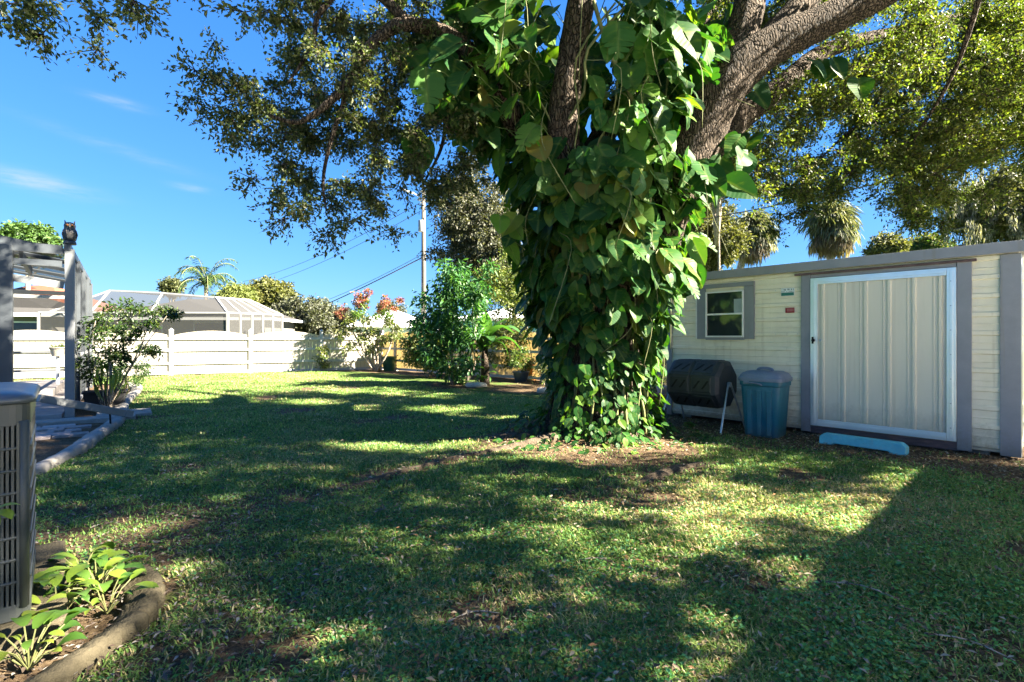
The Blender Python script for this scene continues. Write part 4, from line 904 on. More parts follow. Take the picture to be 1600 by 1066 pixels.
def make_vine():
    t = thing('climbing_vine', 'giant pothos vine with big glossy split leaves wrapping the whole oak trunk', 'vine', TC)
    zs = [0,.25,.7,1.1,1.5,1.95,2.6,3.5,4.4,5.3,6.3]
    rs = [1.12,.96,.82,.86,.97,1.10,1.24,1.42,1.72,2.02,2.2]
    cx = [1.24,1.25,1.25,1.24,1.26,1.32,1.28,1.28,1.15,1.00,.95]
    L = []       # (pos, tipdir, normal, size)
    rr = random.Random(11)
    def put(z, n, smin, smax, inner=.72):
        for _ in range(n):
            zz = z+rr.uniform(-.15, .15); r = np.interp(zz, zs, rs); c = np.interp(zz, zs, cx)
            a = rr.uniform(0, 2*math.pi); o = Vector((math.cos(a), math.sin(a), 0)); s = rr.uniform(smin, smax)
            lump = 1+.10*math.sin(3*a+zz*2.3)+.07*math.sin(7*a-zz*4)
            rad = r*lump*(inner+(1-inner)*rr.random()**.7)
            tilt = rr.uniform(0, 1)
            tip = (o*(.35+.5*tilt)+Vector((0, 0, -1))*(.95-.45*tilt)+Vector((rr.gauss(0,.4), rr.gauss(0,.4), rr.gauss(0,.22)))).normalized()
            nrm = (o*(.9-.3*tilt)+Vector((0, 0, .35+.7*tilt))+Vector((rr.gauss(0,.3), rr.gauss(0,.3), rr.gauss(0,.2)))).normalized()
            p = Vector((c, 7.4, zz))+o*(rad-s*.35)
            L.append((p, tip, nrm, s))
    z = .02
    while z < 6.6:
        if z < .55: put(z, 62, .07, .15)
        elif z < 1.0: put(z, 56, .09, .19)
        elif z < 1.6: put(z, 50, .12, .26)
        elif z < 2.4: put(z, 54, .15, .34)
        elif z < 3.4: put(z, 70, .16, .40, .62)
        elif z < 4.6: put(z, 66, .20, .46, .45)
        else: put(z, 36, .26, .54, .32)
        z += .075 if z < 1 else .10 if z < 2.4 else .15
    # leaves along the limbs and sprawling to the sides
    for (px, py, Y, sp, n, s0, s1) in ((690,90,6.6,55,14,.34,.58),(700,170,6.7,45,11,.32,.54),(740,120,6.7,60,16,.34,.58),(690,30,6.8,40,9,.32,.5),(760,40,6.8,60,12,.4,.7),(1090,60,7.3,45,10,.5,.8),(1120,110,7.2,40,6,.5,.7),(1145,205,6.9,30,6,.35,.55),(1100,300,6.9,26,6,.3,.5),(1095,250,6.9,30,5,.3,.5),
                                       (1290,95,7.0,18,3,.32,.42),(1325,110,7.0,14,2,.3,.4),(800,355,6.5,30,8,.22,.4),(1040,180,7.0,60,10,.4,.7),(1080,420,6.8,14,8,.3,.45),(1085,370,6.8,16,6,.3,.45),(960,60,7.4,60,8,.4,.7)):
        for _ in range(n):
            p = at(px+rr.gauss(0, sp*.6), py+rr.gauss(0, sp*.6), Y+rr.uniform(-.3, .5)); s = rr.uniform(s0, s1)
            o = Vector((rr.gauss(0,.6), -.8, 0)).normalized()
            tip = (o*.5+Vector((rr.gauss(0,.5), rr.gauss(0,.3), -.75))).normalized(); nrm = (o*.6+Vector((rr.gauss(0,.4), 0, rr.uniform(.3,1)))).normalized()
            L.append((p, tip, nrm, s))
    # sprawl on the ground round the foot
    for _ in range(330):
        a = rr.uniform(0, 2*math.pi); q = .8+rr.random()*.75; s = rr.uniform(.06, .14)
        p = Vector((1.12+q*math.cos(a)*1.05, 7.4+q*math.sin(a)*.9, max(.05, .42-(q-.8)*.75*1.2)*rr.uniform(.5,1)+.02)); o = Vector((math.cos(a), math.sin(a), 0))
        L.append((p, (o*.8+Vector((rr.gauss(0,.4), rr.gauss(0,.4), -.25))).normalized(), (Vector((0,0,1))+o*.35+Vector((rr.gauss(0,.25), rr.gauss(0,.25), 0))).normalized(), s))
    protos = {}
    G = [(.032,.098,.020),(.026,.082,.022),(.048,.118,.020),(.021,.068,.020),(.085,.125,.020),(.13,.115,.025)]
    for k in range(9): protos[(False, k)] = pothos_mesh('pothos_leaf', False, k, G[(0,1,2,3,1,4,0,5,1)[k]])
    for k in range(5): protos[(True, k)] = pothos_mesh('pothos_leaf', True, k, G[k % 3])
    cam_p = Vector((0, 0, EYE))
    def clear(l):      # the upright limb stands free in front of the leaves
        p = l[0]+l[1]*l[3]*.5; px = 800+FOC*p.x/p.y; py = HOR-FOC*(p.z-EYE)/p.y
        return not (py < 225 and abs(px-np.interp(py, [0,90,200,225],[910,897,882,880])) < 24+l[3]/p.y*FOC*.42 and p.y < 6.95) and not (70 < py < 240 and abs(px-np.interp(py, [90,130,225,285],[1175,1135,1085,1058])) < 20+l[3]/p.y*FOC*.30 and p.y < 7.1)
    L[:] = [l for l in L if clear(l)]
    def shows(l):
        p, tip, nrm, s = l; v = cam_p-p; d = v.length; front = (Vector((p.x-1.2, p.y-7.4, 0))).normalized().dot(Vector((v.x, v.y, 0)).normalized())
        inframe = abs(p.x)/p.y < 1 and (EYE-p.z)/p.y < .67 and (p.z-EYE)/p.y < .70
        return s/d*(.45+.55*abs(nrm.dot(v)/d))*(1 if front > .25 else .2)*(1 if inframe else .02)
    L.sort(key=shows, reverse=True)
    for l in L[:300]:
        p, tip, nrm, s = l; sp_ = s > .40 and rr.random() < .38
        o = link(bpy.data.objects.new('leaf', protos[(sp_, (rr.randrange(5) if sp_ else min(rr.randrange(9), rr.randrange(11)) ))]), t)
        m = frame_from(tip, nrm).to_4x4()*1.0; o.matrix_local = Matrix.Translation(p-TC) @ m @ Matrix.Diagonal((s*rr.uniform(.85,1.1), s, s, 1))
    # leaf stalks, joined
    sm = MB()
    for l in L[:620]:
        p, tip, nrm, s = l; ax = Vector((np.interp(p.z, zs, cx), 7.4, p.z-.25*s)); inn = (ax-p); inn.z = 0; q = p+inn.normalized()*min(inn.length*.7, s*.8)+Vector((0, 0, -s*.25))
        sm.tube([p-TC, (p+q)/2-TC+Vector((0, 0, s*.12)), q-TC], max(.003, s*.014), 4, cap=False)
    o = sm.build('stalk_mass', M['stalk'], t); o['kind'] = 'stuff'
    # the smaller and hidden leaves, joined
    Vs, Us, Cs, Fq, Ft = [], [], [], [], []; n0 = 0
    for l in L[300:]:
        p, tip, nrm, s = l; sp_ = s > .40 and rr.random() < .35; k = rr.randrange(5)
        V, U, F = pothos_geo(sp_, k, 4 if s < .2 else 7)
        Mx = np.array(frame_from(tip, nrm)); V = np.array(V)*s
        Vs.append(V@Mx.T+np.array(p-TC)); u = np.array(U); u[:,2] += rr.random()*20; Us.append(u); g = np.array(G[rr.randrange(4)])*rr.uniform(.75, 1.3)
        if rr.random() < .12: g = np.array((.13,.23,.03))
        Cs.append(np.tile(g, (len(V), 1)))
        for f in F: (Fq if len(f) == 4 else Ft).append([i+n0 for i in f])
        n0 += len(V)
    tri = [ [f[0],f[1],f[2]] for f in Fq]+[[f[0],f[2],f[3]] for f in Fq]+Ft
    o = raw_mesh('leaf_mass', np.concatenate(Vs), np.array(tri), np.concatenate(Cs), M['pothos'], t, smooth=True); o['kind'] = 'stuff'
    a = o.data.attributes.new('luv', 'FLOAT_VECTOR', 'POINT'); a.data.foreach_set('vector', np.concatenate(Us).astype(np.float32).ravel())
    # stems and hanging aerial roots
    for k in range(26):
        a = rr.uniform(0, 2*math.pi); pts = []; z = 0
        while z < 5.6:
            r = np.interp(z, zs, rs)*.60 if z > 1 else .68
            pts.append(Vector((np.interp(z, zs, cx)+r*math.cos(a), 7.4+r*math.sin(a), z))-TC); z += rr.uniform(.4, .7); a += rr.gauss(0, .22)
        MB().tube(smooth_path(pts, None, 3), rr.uniform(.010, .026), 6).build('stem', M['vine_stem'], t, True)
    for k in range(34):
        a = rr.uniform(math.pi, 2*math.pi); z = rr.uniform(1.6, 5.8); r = np.interp(z, zs, rs)*rr.uniform(.6, 1.0); p = Vector((np.interp(z, zs, cx)+r*math.cos(a), 7.4+r*math.sin(a), z))-TC
        q = [p, p+Vector((rr.gauss(0,.1), rr.gauss(0,.1), -rr.uniform(.2,.5))), p+Vector((rr.gauss(0,.15), rr.gauss(0,.1), -rr.uniform(.6,1.3)))]
        MB().tube(smooth_path(q, None, 4), .005, 5).build('aerial_root', M['vine_stem'], t, True)
    print('vine leaves', len(L))
make_vine()

# ------------------------------------------------------------------ unseen slab added to bounce sun; narrow roof shaped to cast the shadow edge
def make_bounce_and_shade():
    e = Vector((.72, .69, 0)).normalized(); c = Vector((.69*2.12, -.72*2.12, 0)); rz = math.atan2(e.y, e.x)
    o = MB().box(-9, -13.4, -.06, 12, .55, .035).build('added_patio', M['added_patio'], None); o.location = c; o.rotation_euler = (0, 0, rz); tag(o, kind='structure')
    t = thing('added_shade_roof', 'unseen flat aluminium roof on slim posts, added to shade the lawn edge', 'patio cover', c, rz)
    MB().box(-2.2, -1.25, 2.47, 9.6, -.06, 2.55).build('roof_panel', M['white_metal'], t)
    MB().box(-2.25, -.058, 2.42, 9.65, 0, 2.60).build('fascia', M['white_metal'], t, bevel=.004)
    for x in (-2.0, 1.8, 5.6, 9.3): MB().box(x-.04, -.20, .03, x+.04, -.12, 2.46).build('post', M['white_metal'], t)
    t = thing('house', 'single storey pale stucco house set back beyond the added pale slab', 'house', c, rz)
    MB().box(-14, -22, -.05, 12, -13.4, 2.5).build('wall', M['stucco'], t)
    MB().loft([[(-14.6,-22.6,2.5),(12.6,-22.6,2.5),(12.6,-12.8,2.5),(-14.6,-12.8,2.5)],[(-14.6,-22.6,2.66),(12.6,-22.6,2.66),(12.6,-12.8,2.66),(-14.6,-12.8,2.66)],[(-10,-18,3.9),(8,-18,3.9),(8,-17.4,3.9),(-10,-17.4,3.9)]]).build('roof', M['shingle'], t)
    for x0 in (-6, -1, 4):
        w = MB().box(x0, -13.395, .75, x0+1.6, -13.38, 2.05).build('window', M['glass'], t)
        MB().box(x0-.06, -13.378, .69, x0+1.66, -13.33, .749).build('sill', M['white_metal'], w)
make_bounce_and_shade()

# ------------------------------------------------------------------ screened lanai of the house
KC = Vector((-7.60, 8.80, 0)); DC = Vector((-.605, .796, 0)).normalized(); RC = math.atan2(DC.y, DC.x)     # local x away along the long wall, local y to the camera's left
def make_cage():
    t = thing('screened_lanai', 'grey aluminium screened lanai with lit corner post beside the lawn', 'pool cage', KC, RC)
    H = 2.92; Ln = 7.0; Wd = 5.2
    # posts on the long wall (local x axis) and the short wall (local y axis, towards -e)
    def post(x, y, w=.06, d=.11, h=H, mat='cage_grey', z=.0): return MB().box(x-w/2, y-d/2, z, x+w/2, y+d/2, h).build('post', M[mat], t, bevel=.004)
    post(0, 0, .10, .13)
    for k in range(1, 5): post(k*Ln/4, 0, .06, .10, mat='cage_dark')
    post(0, .80, .13, .19, mat='cage_dark'); post(0, 2.6); post(0, 4.4)
    for y in (1.7, 3.4, 5.1): post(Ln, y, .06, .08, 2.7)
    b = lambda nm, p, q, w, h, mat='cage_grey': MB().bar(p, q, w, h).build(nm, M[mat], t)
    b('eave_beam', (-.06, .03, H+.03), (Ln+.05, .03, H+.03), .09, .12, 'cage_dark'); b('eave_beam', (0, .09, H-.02), (0, Wd, H-.02), .06, .15, 'cage_dark')
    b('eave_beam', (0, .10, H-.26), (0, Wd, H-.26), .05, .10, 'cage_dark')
    b('eave_beam', (Ln, .06, 2.62), (Ln, Wd, 2.62), .06, .10, 'cage_dark'); 
    for z in (.52, 1.02): b('chair_rail', (Ln, .06, z), (Ln, Wd, z), .05, .06)
    b('chair_rail', (.07, 0, 1.05), (Ln, 0, 1.05), .05, .06); b('base_rail', (.07, 0, .12), (Ln, 0, .12), .05, .06)
    b('chair_rail', (Ln*.5, .06, 2.30), (Ln*.5+.01, Wd, 2.30), .05, .07, 'white_metal')
    # roof beams, rising from the long wall
    for k in range(0, 5):
        x = k*Ln/4
        b('rafter', (x, .06, H-.05), (x, 2.6, H+.42), .045, .085, 'cage_dark'); 
    b('rafter', (.05, .08, 2.30), (.05, Wd, 3.02), .05, .12, 'cage_grey'); b('rafter', (.35, .65, 2.80), (1.5, .65, 2.66), .05, .14, 'cage_grey')
    b('purlin', (0, 2.6, H+.42), (Ln, 2.6, H+.42), .05, .08, 'cage_dark')
    # screens
    for k in range(4):
        x0, x1 = k*Ln/4+.035, (k+1)*Ln/4-.035
        m = MB(); m.add([(x0,0,.16),(x1,0,.16),(x1,0,1.015),(x0,0,1.015)], [(0,1,2,3)]); m.build('screen_panel', M['cage_screen'], t)
        m = MB(); m.add([(x0,0,1.085),(x1,0,1.085),(x1,0,H-.04),(x0,0,H-.04)], [(0,1,2,3)]); m.build('screen_panel', M['cage_screen'], t)
        m = MB(); m.add([(x0,.08,H+.0),(x1,.08,H+.0),(x1,2.55,H+.41),(x0,2.55,H+.41)], [(0,1,2,3)]); m.build('roof_screen', M['cage_screen_far'], t)
    m = MB().add([(Ln,.1,2.20),(Ln,Wd,2.20),(Ln,Wd,2.58),(Ln,.1,2.58)], [(0,1,2,3)]); m.build('screen_panel', M['cage_roof_far'], t)
    # white kick strut by the corner post
    b('brace', (.05, -.06, 1.28), (.60, -.06, 1.10), .02, .04, 'white_metal')
make_cage()
def make_deck():
    t = MB().box(.0, .10, -.02, 7.1, 5.4, .10); o = t.build('lanai_deck', M['deck'], None, bevel=.01); o.location = KC; o.rotation_euler = (0, 0, RC); tag(o, kind='structure')
    t = MB().box(3.4, .5, .10, 7.0, 5.4, .26); o = t.build('lanai_step', M['deck'], None, bevel=.01); o.location = KC; o.rotation_euler = (0, 0, RC); tag(o, kind='structure')
make_deck()
def make_paving():
    t = thing('paver_path', 'small strip of pinkish grey pavers between lanai and concrete edging', 'paving', KC, RC)
    br = MB().box(-.195, -.095, -.03, .195, .095, .045, .008).mesh('paver', M['paver'])
    hb = MB().box(-.095, -.095, -.03, .095, .095, .045, .008).mesh('paver', M['paver'])
    for r_ in range(6):
        for k in range(9):
            x = -1.05-r_*.205; y = -1.15+k*.405+(r_ % 2)*.2
            w = KC+Matrix.Rotation(RC, 3, 'Z') @ Vector((x, y, 0))
            cx = np.interp(w.y, [p[1] for p in FAR_CURB], [p[0] for p in FAR_CURB])
            if w.x > cx-.32: continue
            o = link(bpy.data.objects.new('paver', br if (r_+k) % 5 else hb), t); o.location = (x+random.uniform(-.006,.006), y, random.uniform(-.006, .006)); o.rotation_euler = (random.uniform(-.012,.012), random.uniform(-.012,.012), random.gauss(0, .015)+R(90))
    st = MB().box(-.75, -.9, -.02, -.35, 1.2, .07).build('stone_slab', M['curb_far'], t, bevel=.015)
    MB().box(-.30, -1.15, -.02, .45, -.35, .055).build('stone_slab', M['curb_far'], t, bevel=.015)
make_paving()

def curb(name, label, pts, w, h, mat, seg=.55):
    P = smooth_path([Vector((x, y, 0)) for x, y in pts], None, 8)
    t = thing(name, label, 'garden edging', P[0])
    o0 = P[0]; cuts = [0]; acc = 0
    m = MB(); rings = []
    for i, p in enumerate(P):
        d = (P[min(i+1, len(P)-1)]-P[max(i-1, 0)]).normalized(); n = Vector((-d.y, d.x, 0)); 
        wob = .008*math.sin(i*1.7)+.005*math.sin(i*4.1)
        prof = [(-w/2,-.05),(-w/2,h*.70),(-w*.44,h*.90),(-w*.30,h*1.0),(-w*.05,h*.92),(w*.15,h*.62),(w*.40,h*.42),(w/2,h*.25),(w/2,-.05)]
        rings.append([tuple(p-o0+n*(a+wob)+Vector((0,0,b_+.006*math.sin(i*2.3+k)))) for k, (a, b_) in enumerate(prof)])
        if i: acc += (P[i]-P[i-1]).length
        if i and (acc > seg or i == len(P)-1):
            m.loft(rings).build('curb_section', M[mat], t, True); m = MB()
            g = .010; last = rings[-1]; rings = [[(q[0]+d.x*g, q[1]+d.y*g, q[2]) for q in last]]; acc = 0
    return t
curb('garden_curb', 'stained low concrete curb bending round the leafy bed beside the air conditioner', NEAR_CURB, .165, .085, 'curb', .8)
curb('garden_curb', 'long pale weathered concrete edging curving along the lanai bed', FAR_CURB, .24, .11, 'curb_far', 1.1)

# ------------------------------------------------------------------ downspout, pots and owl by the lanai
t = thing('downspout_pipe', 'long square aluminium downspout pipe lying across the paving to the lawn edge', 'drain pipe', (-7.2, 7.6, 0))
a, b = Vector((-6.75, 7.0, .62)), Vector((-6.07, 7.95, .20)); A0 = t.location
a = at(60, 622, 6.9); b = at(196, 646, 7.9)
MB().bar(a-A0, b-A0, .085, .105).build('pipe', M['cage_grey'], t, bevel=.008)
MB().bar(b-A0-(b-a).normalized()*.02, b-A0+(b-a).normalized()*.09, .10, .12).build('pipe_end', M['cage_grey'], t, bevel=.01)
q = at(176, 640, 7.75); MB().tube([(q.x-A0.x, q.y-A0.y-.03, -.02), (q.x-A0.x, q.y-A0.y-.06, .36)], .012, 6).build('stake', M['slot'], t)
def make_owl():
    # a plastic owl about 38 cm tall, ear tufts, wings folded, sitting on the corner of the lanai
    c = KC+Vector((.0, 0, 3.0)); t = thing('owl_decoy', 'dark horned owl decoy perched on the corner of the lanai roof', 'owl figure', c, R(-50))
    def ov(z, rx, ry, ox=0, n=16): return [(ox+rx*math.cos(2*math.pi*k/n), ry*math.sin(2*math.pi*k/n), z) for k in range(n)]
    MB().loft([ov(0,.085,.085),ov(.01,.092,.092),ov(.05,.088,.085),ov(.065,.07,.07)]).build('base', M['owl'], t, True)
    body = MB().loft([ov(.055,.05,.055,0),ov(.08,.075,.075,-.005),ov(.13,.092,.092,-.008),ov(.19,.098,.096,-.006),ov(.24,.088,.090,.0),ov(.275,.070,.078,.006),ov(.295,.066,.076,.012),ov(.325,.070,.082,.016),ov(.355,.060,.070,.014),ov(.378,.035,.045,.008),ov(.386,.01,.015,.004)]).build('body', M['owl'], t, True)
    for s in (-1, 1):
        MB().loft([[(.0,s*.035,.355),(.03,s*.045,.355),(.02,s*.070,.345),(-.01,s*.06,.345)],[(.004,s*.062,.415),(.010,s*.064,.415),(.010,s*.070,.414),(.004,s*.068,.414)]]).build('ear_tuft', M['owl'], t, True)
        MB().loft([ov(.0,.01,.01)]*2)
        w = MB().loft([[(x+.0, s*(y), z) for x, y, z in r] for r in ([(-.05,.07,.24),(.03,.09,.25),(.04,.075,.25),(-.04,.06,.24)],[(-.085,.075,.16),(.03,.108,.17),(.04,.09,.17),(-.07,.06,.16)],[(-.10,.04,.07),(-.03,.085,.08),(-.02,.07,.08),(-.09,.03,.07)],[(-.10,.01,.03),(-.08,.03,.035),(-.075,.02,.035),(-.095,.0,.03)])]).build('wing', M['owl'], t, True)
        e = MB().tube([(.072,s*.032,.322),(.088,s*.034,.322)], .016, 12).build('eye', M['owl_eye'], t, True); MB().tube([(.086,s*.034,.322),(.090,s*.034,.322)], .008, 10).build('pupil', M['slot'], e)
    MB().loft([[(.08,-.012,.315),(.08,.012,.315),(.08,.008,.29),(.08,-.008,.29)],[(.108,-.002,.290),(.108,.002,.290),(.106,.002,.282),(.106,-.002,.282)]]).build('beak', M['owl_pale'], t)
    MB().loft([[(.082,-.035,.10),(.082,.035,.10),(.088,.03,.13),(.088,-.03,.13)],[(.094,-.045,.19),(.094,.045,.19),(.084,.05,.24),(.084,-.05,.24)]]).build('breast', M['owl_pale'], t)
make_owl()

# ------------------------------------------------------------------ air conditioner
def make_ac():
    c0 = Vector((-2.21, 2.35, 0)); dl = D.copy(); rz = math.atan2(dl.y, dl.x)    # local x away, local y to the camera's left
    Sz = .86; z0, zt = .14, 1.10
    t = thing('air_conditioner', 'grey outdoor air conditioner with curved lid and vertical louvers beside the bed', 'air conditioner', c0, rz)
    def rr_(i, r, z, n=5): return [(x+Sz/2, y+Sz/2, z) for x, y, z in rrect(0, 0, Sz/2-i, Sz/2-i, r, z, n)]
    MB().loft([rr_(.045,.05,z0+.01), rr_(.045,.05,zt-.02)]).build('coil', M['coil'], t, True)
    MB().loft([rr_(.0,.07,z0-.02), rr_(.0,.07,z0+.05)]).build('base_pan', M['ac_metal'], t, bevel=.004)
    MB().loft([rr_(.0,.07,zt-.10), rr_(.0,.07,zt)]).build('top_band', M['ac_metal'], t, bevel=.004)
    lid = MB().loft([rr_(-.016,.085,zt+.002), rr_(-.018,.087,zt+.022), rr_(-.006,.08,zt+.036), rr_(.05,.10,zt+.052), rr_(.15,.28,zt+.058), rr_(.19,.24,zt+.035)]).build('lid', M['ac_top'], t, True)
    g = MB()
    for k in range(9): g.tube([(Sz/2+(.24-.025*k)*math.cos(a), Sz/2+(.24-.025*k)*math.sin(a), zt+.048) for a in [2*math.pi*j/28 for j in range(29)]], .003, 5, cap=False)
    g.build('fan_guard', M['slot'], lid)
    # horizontal bands and corner posts
    zz = z0+.05; k = 0; pitch = (zt-.10-z0-.05)/8
    for k in range(1, 8):
        z = zz+k*pitch; m = MB().loft([rr_(.004,.07,z-.008), rr_(-.002,.075,z-.005), rr_(-.002,.075,z+.005), rr_(.004,.07,z+.008)]); m.build('grille_band', M['ac_metal'], t, True)
    for (x, y) in ((.028,.028),(Sz-.028,.028),(Sz-.028,Sz-.028),(.028,Sz-.028)): MB().tube([(x,y,z0+.03),(x,y,zt-.08)], .024, 12).build('corner_post', M['ac_metal'], t, True)
    lv = MB().box(-.0055, -.008, z0+.04, .0042, .011, zt-.09).mesh('louver', M['ac_metal'])
    n = 46
    for s in range(4):
        for i in range(n):
            q = .036+(Sz-.072)*(i+.5)/n
            p, rr = {0: ((.012, q), R(90)), 1: ((q, .012), 0), 2: ((Sz-.012, q), R(90)), 3: ((q, Sz-.012), 0)}[s]
            o = link(bpy.data.objects.new('louver', lv), t); o.location = (p[0], p[1], 0); o.rotation_euler = (0, 0, rr+R(12 if s in (0, 1) else -12))
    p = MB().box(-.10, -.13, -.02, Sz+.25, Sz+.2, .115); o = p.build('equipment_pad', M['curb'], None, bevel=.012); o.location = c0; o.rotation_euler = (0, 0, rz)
    tag(o, 'stained concrete slab under the air conditioner', 'concrete pad')
make_ac()

# ------------------------------------------------------------------ plants
def strap_leaf(L, W, arch, fold=.25, n=5, tipw=0.0, rr=random, taper=1.0):
    """broad leaf blade along +y rising then drooping; returns V, F"""
    V, F = [], []
    for i in range(n+1):
        t = i/n; w = W*.5*(math.sin(math.pi*min(1, (t*.93+.07)))**.7)*(1-(1-taper)*t); y = L*t*(1-.25*arch*t); z = L*(arch*.35*math.sin(math.pi*t*.6)-arch*.55*t*t)
        V += [(-w, y, z+fold*w), (0, y, z), (w, y, z+fold*w)]
    for i in range(n):
        for k in (0, 1): F.append((i*3+k, i*3+k+1, i*3+3+k+1, i*3+3+k))
    return V, F
def leaf_proto(name, L, W, arch, col, mat, fold=.25, n=5):
    V, F = strap_leaf(L, W, arch, fold, n); me = bpy.data.meshes.new(name); me.from_pydata(V, [], F); me.materials.append(mat)
    a = me.attributes.new('col', 'FLOAT_COLOR', 'POINT'); a.data.foreach_set('color', np.tile(np.array([*col, 1], np.float32), len(V))); me.shade_smooth(); return me
def place_leaf(me, parent, pos, az, pitch, roll=0, s=1, name='leaf'):
    o = link(bpy.data.objects.new(name, me), parent); o.location = pos; o.rotation_euler = (pitch, roll, az-math.pi/2); o.scale = (s, s, s); o.rotation_mode = 'XYZ'; return o
# leafy plants in the bed by the air conditioner
lm = [leaf_proto('leaf', 1, .52, a, c, M['leaf'], .3) for a, c in ((.55,(.06,.12,.018)),(.35,(.10,.16,.02)),(.75,(.04,.095,.015)),(.5,(.13,.175,.025)))]
BED = [((-2.43,2.90),.17,20,'bright green leafy plant at the back of the bed, beside the slab'),((-2.22,2.74),.165,22,'broad leafy plant by the end of the stained curb'),((-2.22,2.50),.16,20,'low leafy plant in the middle of the bed'),((-2.04,2.58),.13,12,'small leafy plant touching the curve of the curb'),((-2.02,2.14),.16,18,'leafy plant at the near end of the bed next to the slab corner'),((-2.36,2.66),.14,14,'little leafy plant against the edge of the slab')]
for (x, y), sz, n, lab in BED:
    t = thing('leafy_plant', lab, 'plant', (x, y, .01), 0, 'leafy plants in the bed by the air conditioner')
    for k in range(n):
        az = 2*math.pi*k/n*2.4+random.uniform(-.4, .4); e = random.uniform(.2, 1.1); r = random.uniform(.03, .14); h = random.uniform(.05, .17)
        p = Vector((r*math.cos(az), r*math.sin(az), h))
        MB().tube([(0,0,0), p*.6+Vector((0,0,.02)), p], .003, 5).build('stalk', M['vine_stem'], t)
        place_leaf(random.choice(lm), t, p, az, random.uniform(-.35, .45), random.uniform(-.3, .3), sz*random.choice((.4,.55,.7,.8,.95)))
for q_ in range(2): lm.append(leaf_proto('leaf', 1, .46, .9, ((.03,.075,.014),(.13,.15,.035))[q_], M['leaf'], .45))
# a sprig reaching into the picture in front of the air conditioner
t = thing('leafy_sprig', 'small green leafy sprig hanging in front of the air conditioner', 'plant', (-1.31, 1.27, 0))
MB().tube(smooth_path([(-.25,-.1,0),(-.20,-.05,.5),(-.09,.0,.85),(0.0,.03,.96)], None, 4), .005, 6).build('stem', M['vine_stem'], t, True)
for (dx, dy, dz, az, pit, s) in ((.0,.03,.96,-.2,-.25,.06),(-.01,.03,.96,-.9,-.9,.075),(-.03,.02,.93,3.6,-.5,.07),(-.04,.015,.91,-.4,-1.2,.075),(-.09,.0,.86,2.6,-.8,.08),(.0,.03,.965,.7,.1,.05)):
    place_leaf(lm[1], t, (dx,dy,dz), az, pit, 0, s)

def to_local(a, o): a = list(a); a[0] = a[0]-np.array(o); return a
def foliage(t, name, Cn, Rd, per, L, cols, mat='leaf', droop=.3, aspect=.42, twigs=8, flat=.8, twig_r=None):
    a, tw = clusters(np.array(Cn), np.array(Rd), int(per*2.0), L, cols, droop, twigs, aspect, flat)
    o = leaf_mesh(name, *to_local(a, t.location), M[mat], t)
    if twig_r: twig_mesh('twigs', tw[0]-np.array(t.location), tw[1], tw[2], twig_r, M['bark_pale'], t)
    return o
def stems(t, base, tops, r, mat='bark_pale', bend=.08):
    for tp in tops:
        b = Vector(base)+Vector((random.gauss(0, r*1.5), random.gauss(0, r*1.5), 0)); m = (b+Vector(tp))/2+Vector((random.gauss(0,bend), random.gauss(0,bend), .05))
        P, rr = smooth_path([b-t.location, m-t.location, Vector(tp)-t.location], [r, r*.75, r*.3], 4); MB().tube(P, rr, 7, .06).build('stem', M[mat], t, True)
def ball(c, r, n, sq=(1,1,1)):
    q = rdir(n)*(rng.random((n,1))**.4)*r*np.array(sq); return q+np.array(c)

# tree-like shrub by the lanai
b0 = gnd(166, 640); t = thing('corner_shrub', 'open dark green shrub with thin stems growing beside the lanai corner', 'shrub', b0)
CN, RD = [], []
tops = []
for px, py, r in ((150,500,16),(170,490,14),(190,478,14),(215,482,14),(240,484,12),(262,488,10),(275,492,6),(150,530,16),(170,540,16),(145,560,14),(165,570,14),(160,515,14),(185,520,12),(205,505,10),(230,500,10),(222,545,8),(238,548,8),(200,530,8),(178,555,12),(140,590,10),(215,520,7),(195,560,8)):
    c = at(px, py, b0.y+random.uniform(-.35, .35)); rm = r/FOC*b0.y
    for _ in range(2): CN.append(c+Vector((random.gauss(0, rm*.4), random.gauss(0, rm*.6), random.gauss(0, rm*.3)))); RD.append(rm*1.0)
foliage(t, 'foliage', CN, RD, 46, .085, [(.022,.05,.013),(.035,.07,.015),(.02,.04,.014),(.055,.08,.014)], aspect=.36, droop=.15, flat=.45)
stems(t, b0, [at(150,500,9.9), at(190,482,10.1), at(240,490,10.0), at(232,520,10), at(160,540,9.9), at(205,560,10.1), at(262,492,10), at(145,560,9.8), at(178,520,10)], .016)
# bundle of pale strap leaves at its foot
t = thing('strap_leaf_plant', 'bundle of drooping yellow green strap leaves at the foot of the shrub', 'plant', gnd(172, 642))
sl = leaf_proto('leaf', 1, .09, 1.5, (.17,.24,.05), M['leaf'], .4, 7)
for k in range(34):
    az = random.uniform(0, 6.28); h = random.uniform(.45, .92); r = random.uniform(.02, .09)
    place_leaf(sl, t, (r*math.cos(az), r*math.sin(az), h), az, random.uniform(-1.0, -.3), 0, random.uniform(.35, .6))
MB().tube([(0,0,0),(.02,0,.5),(0,0,.95)], [.035,.03,.02], 8, .1).build('stem', M['bark_pale'], t, True)
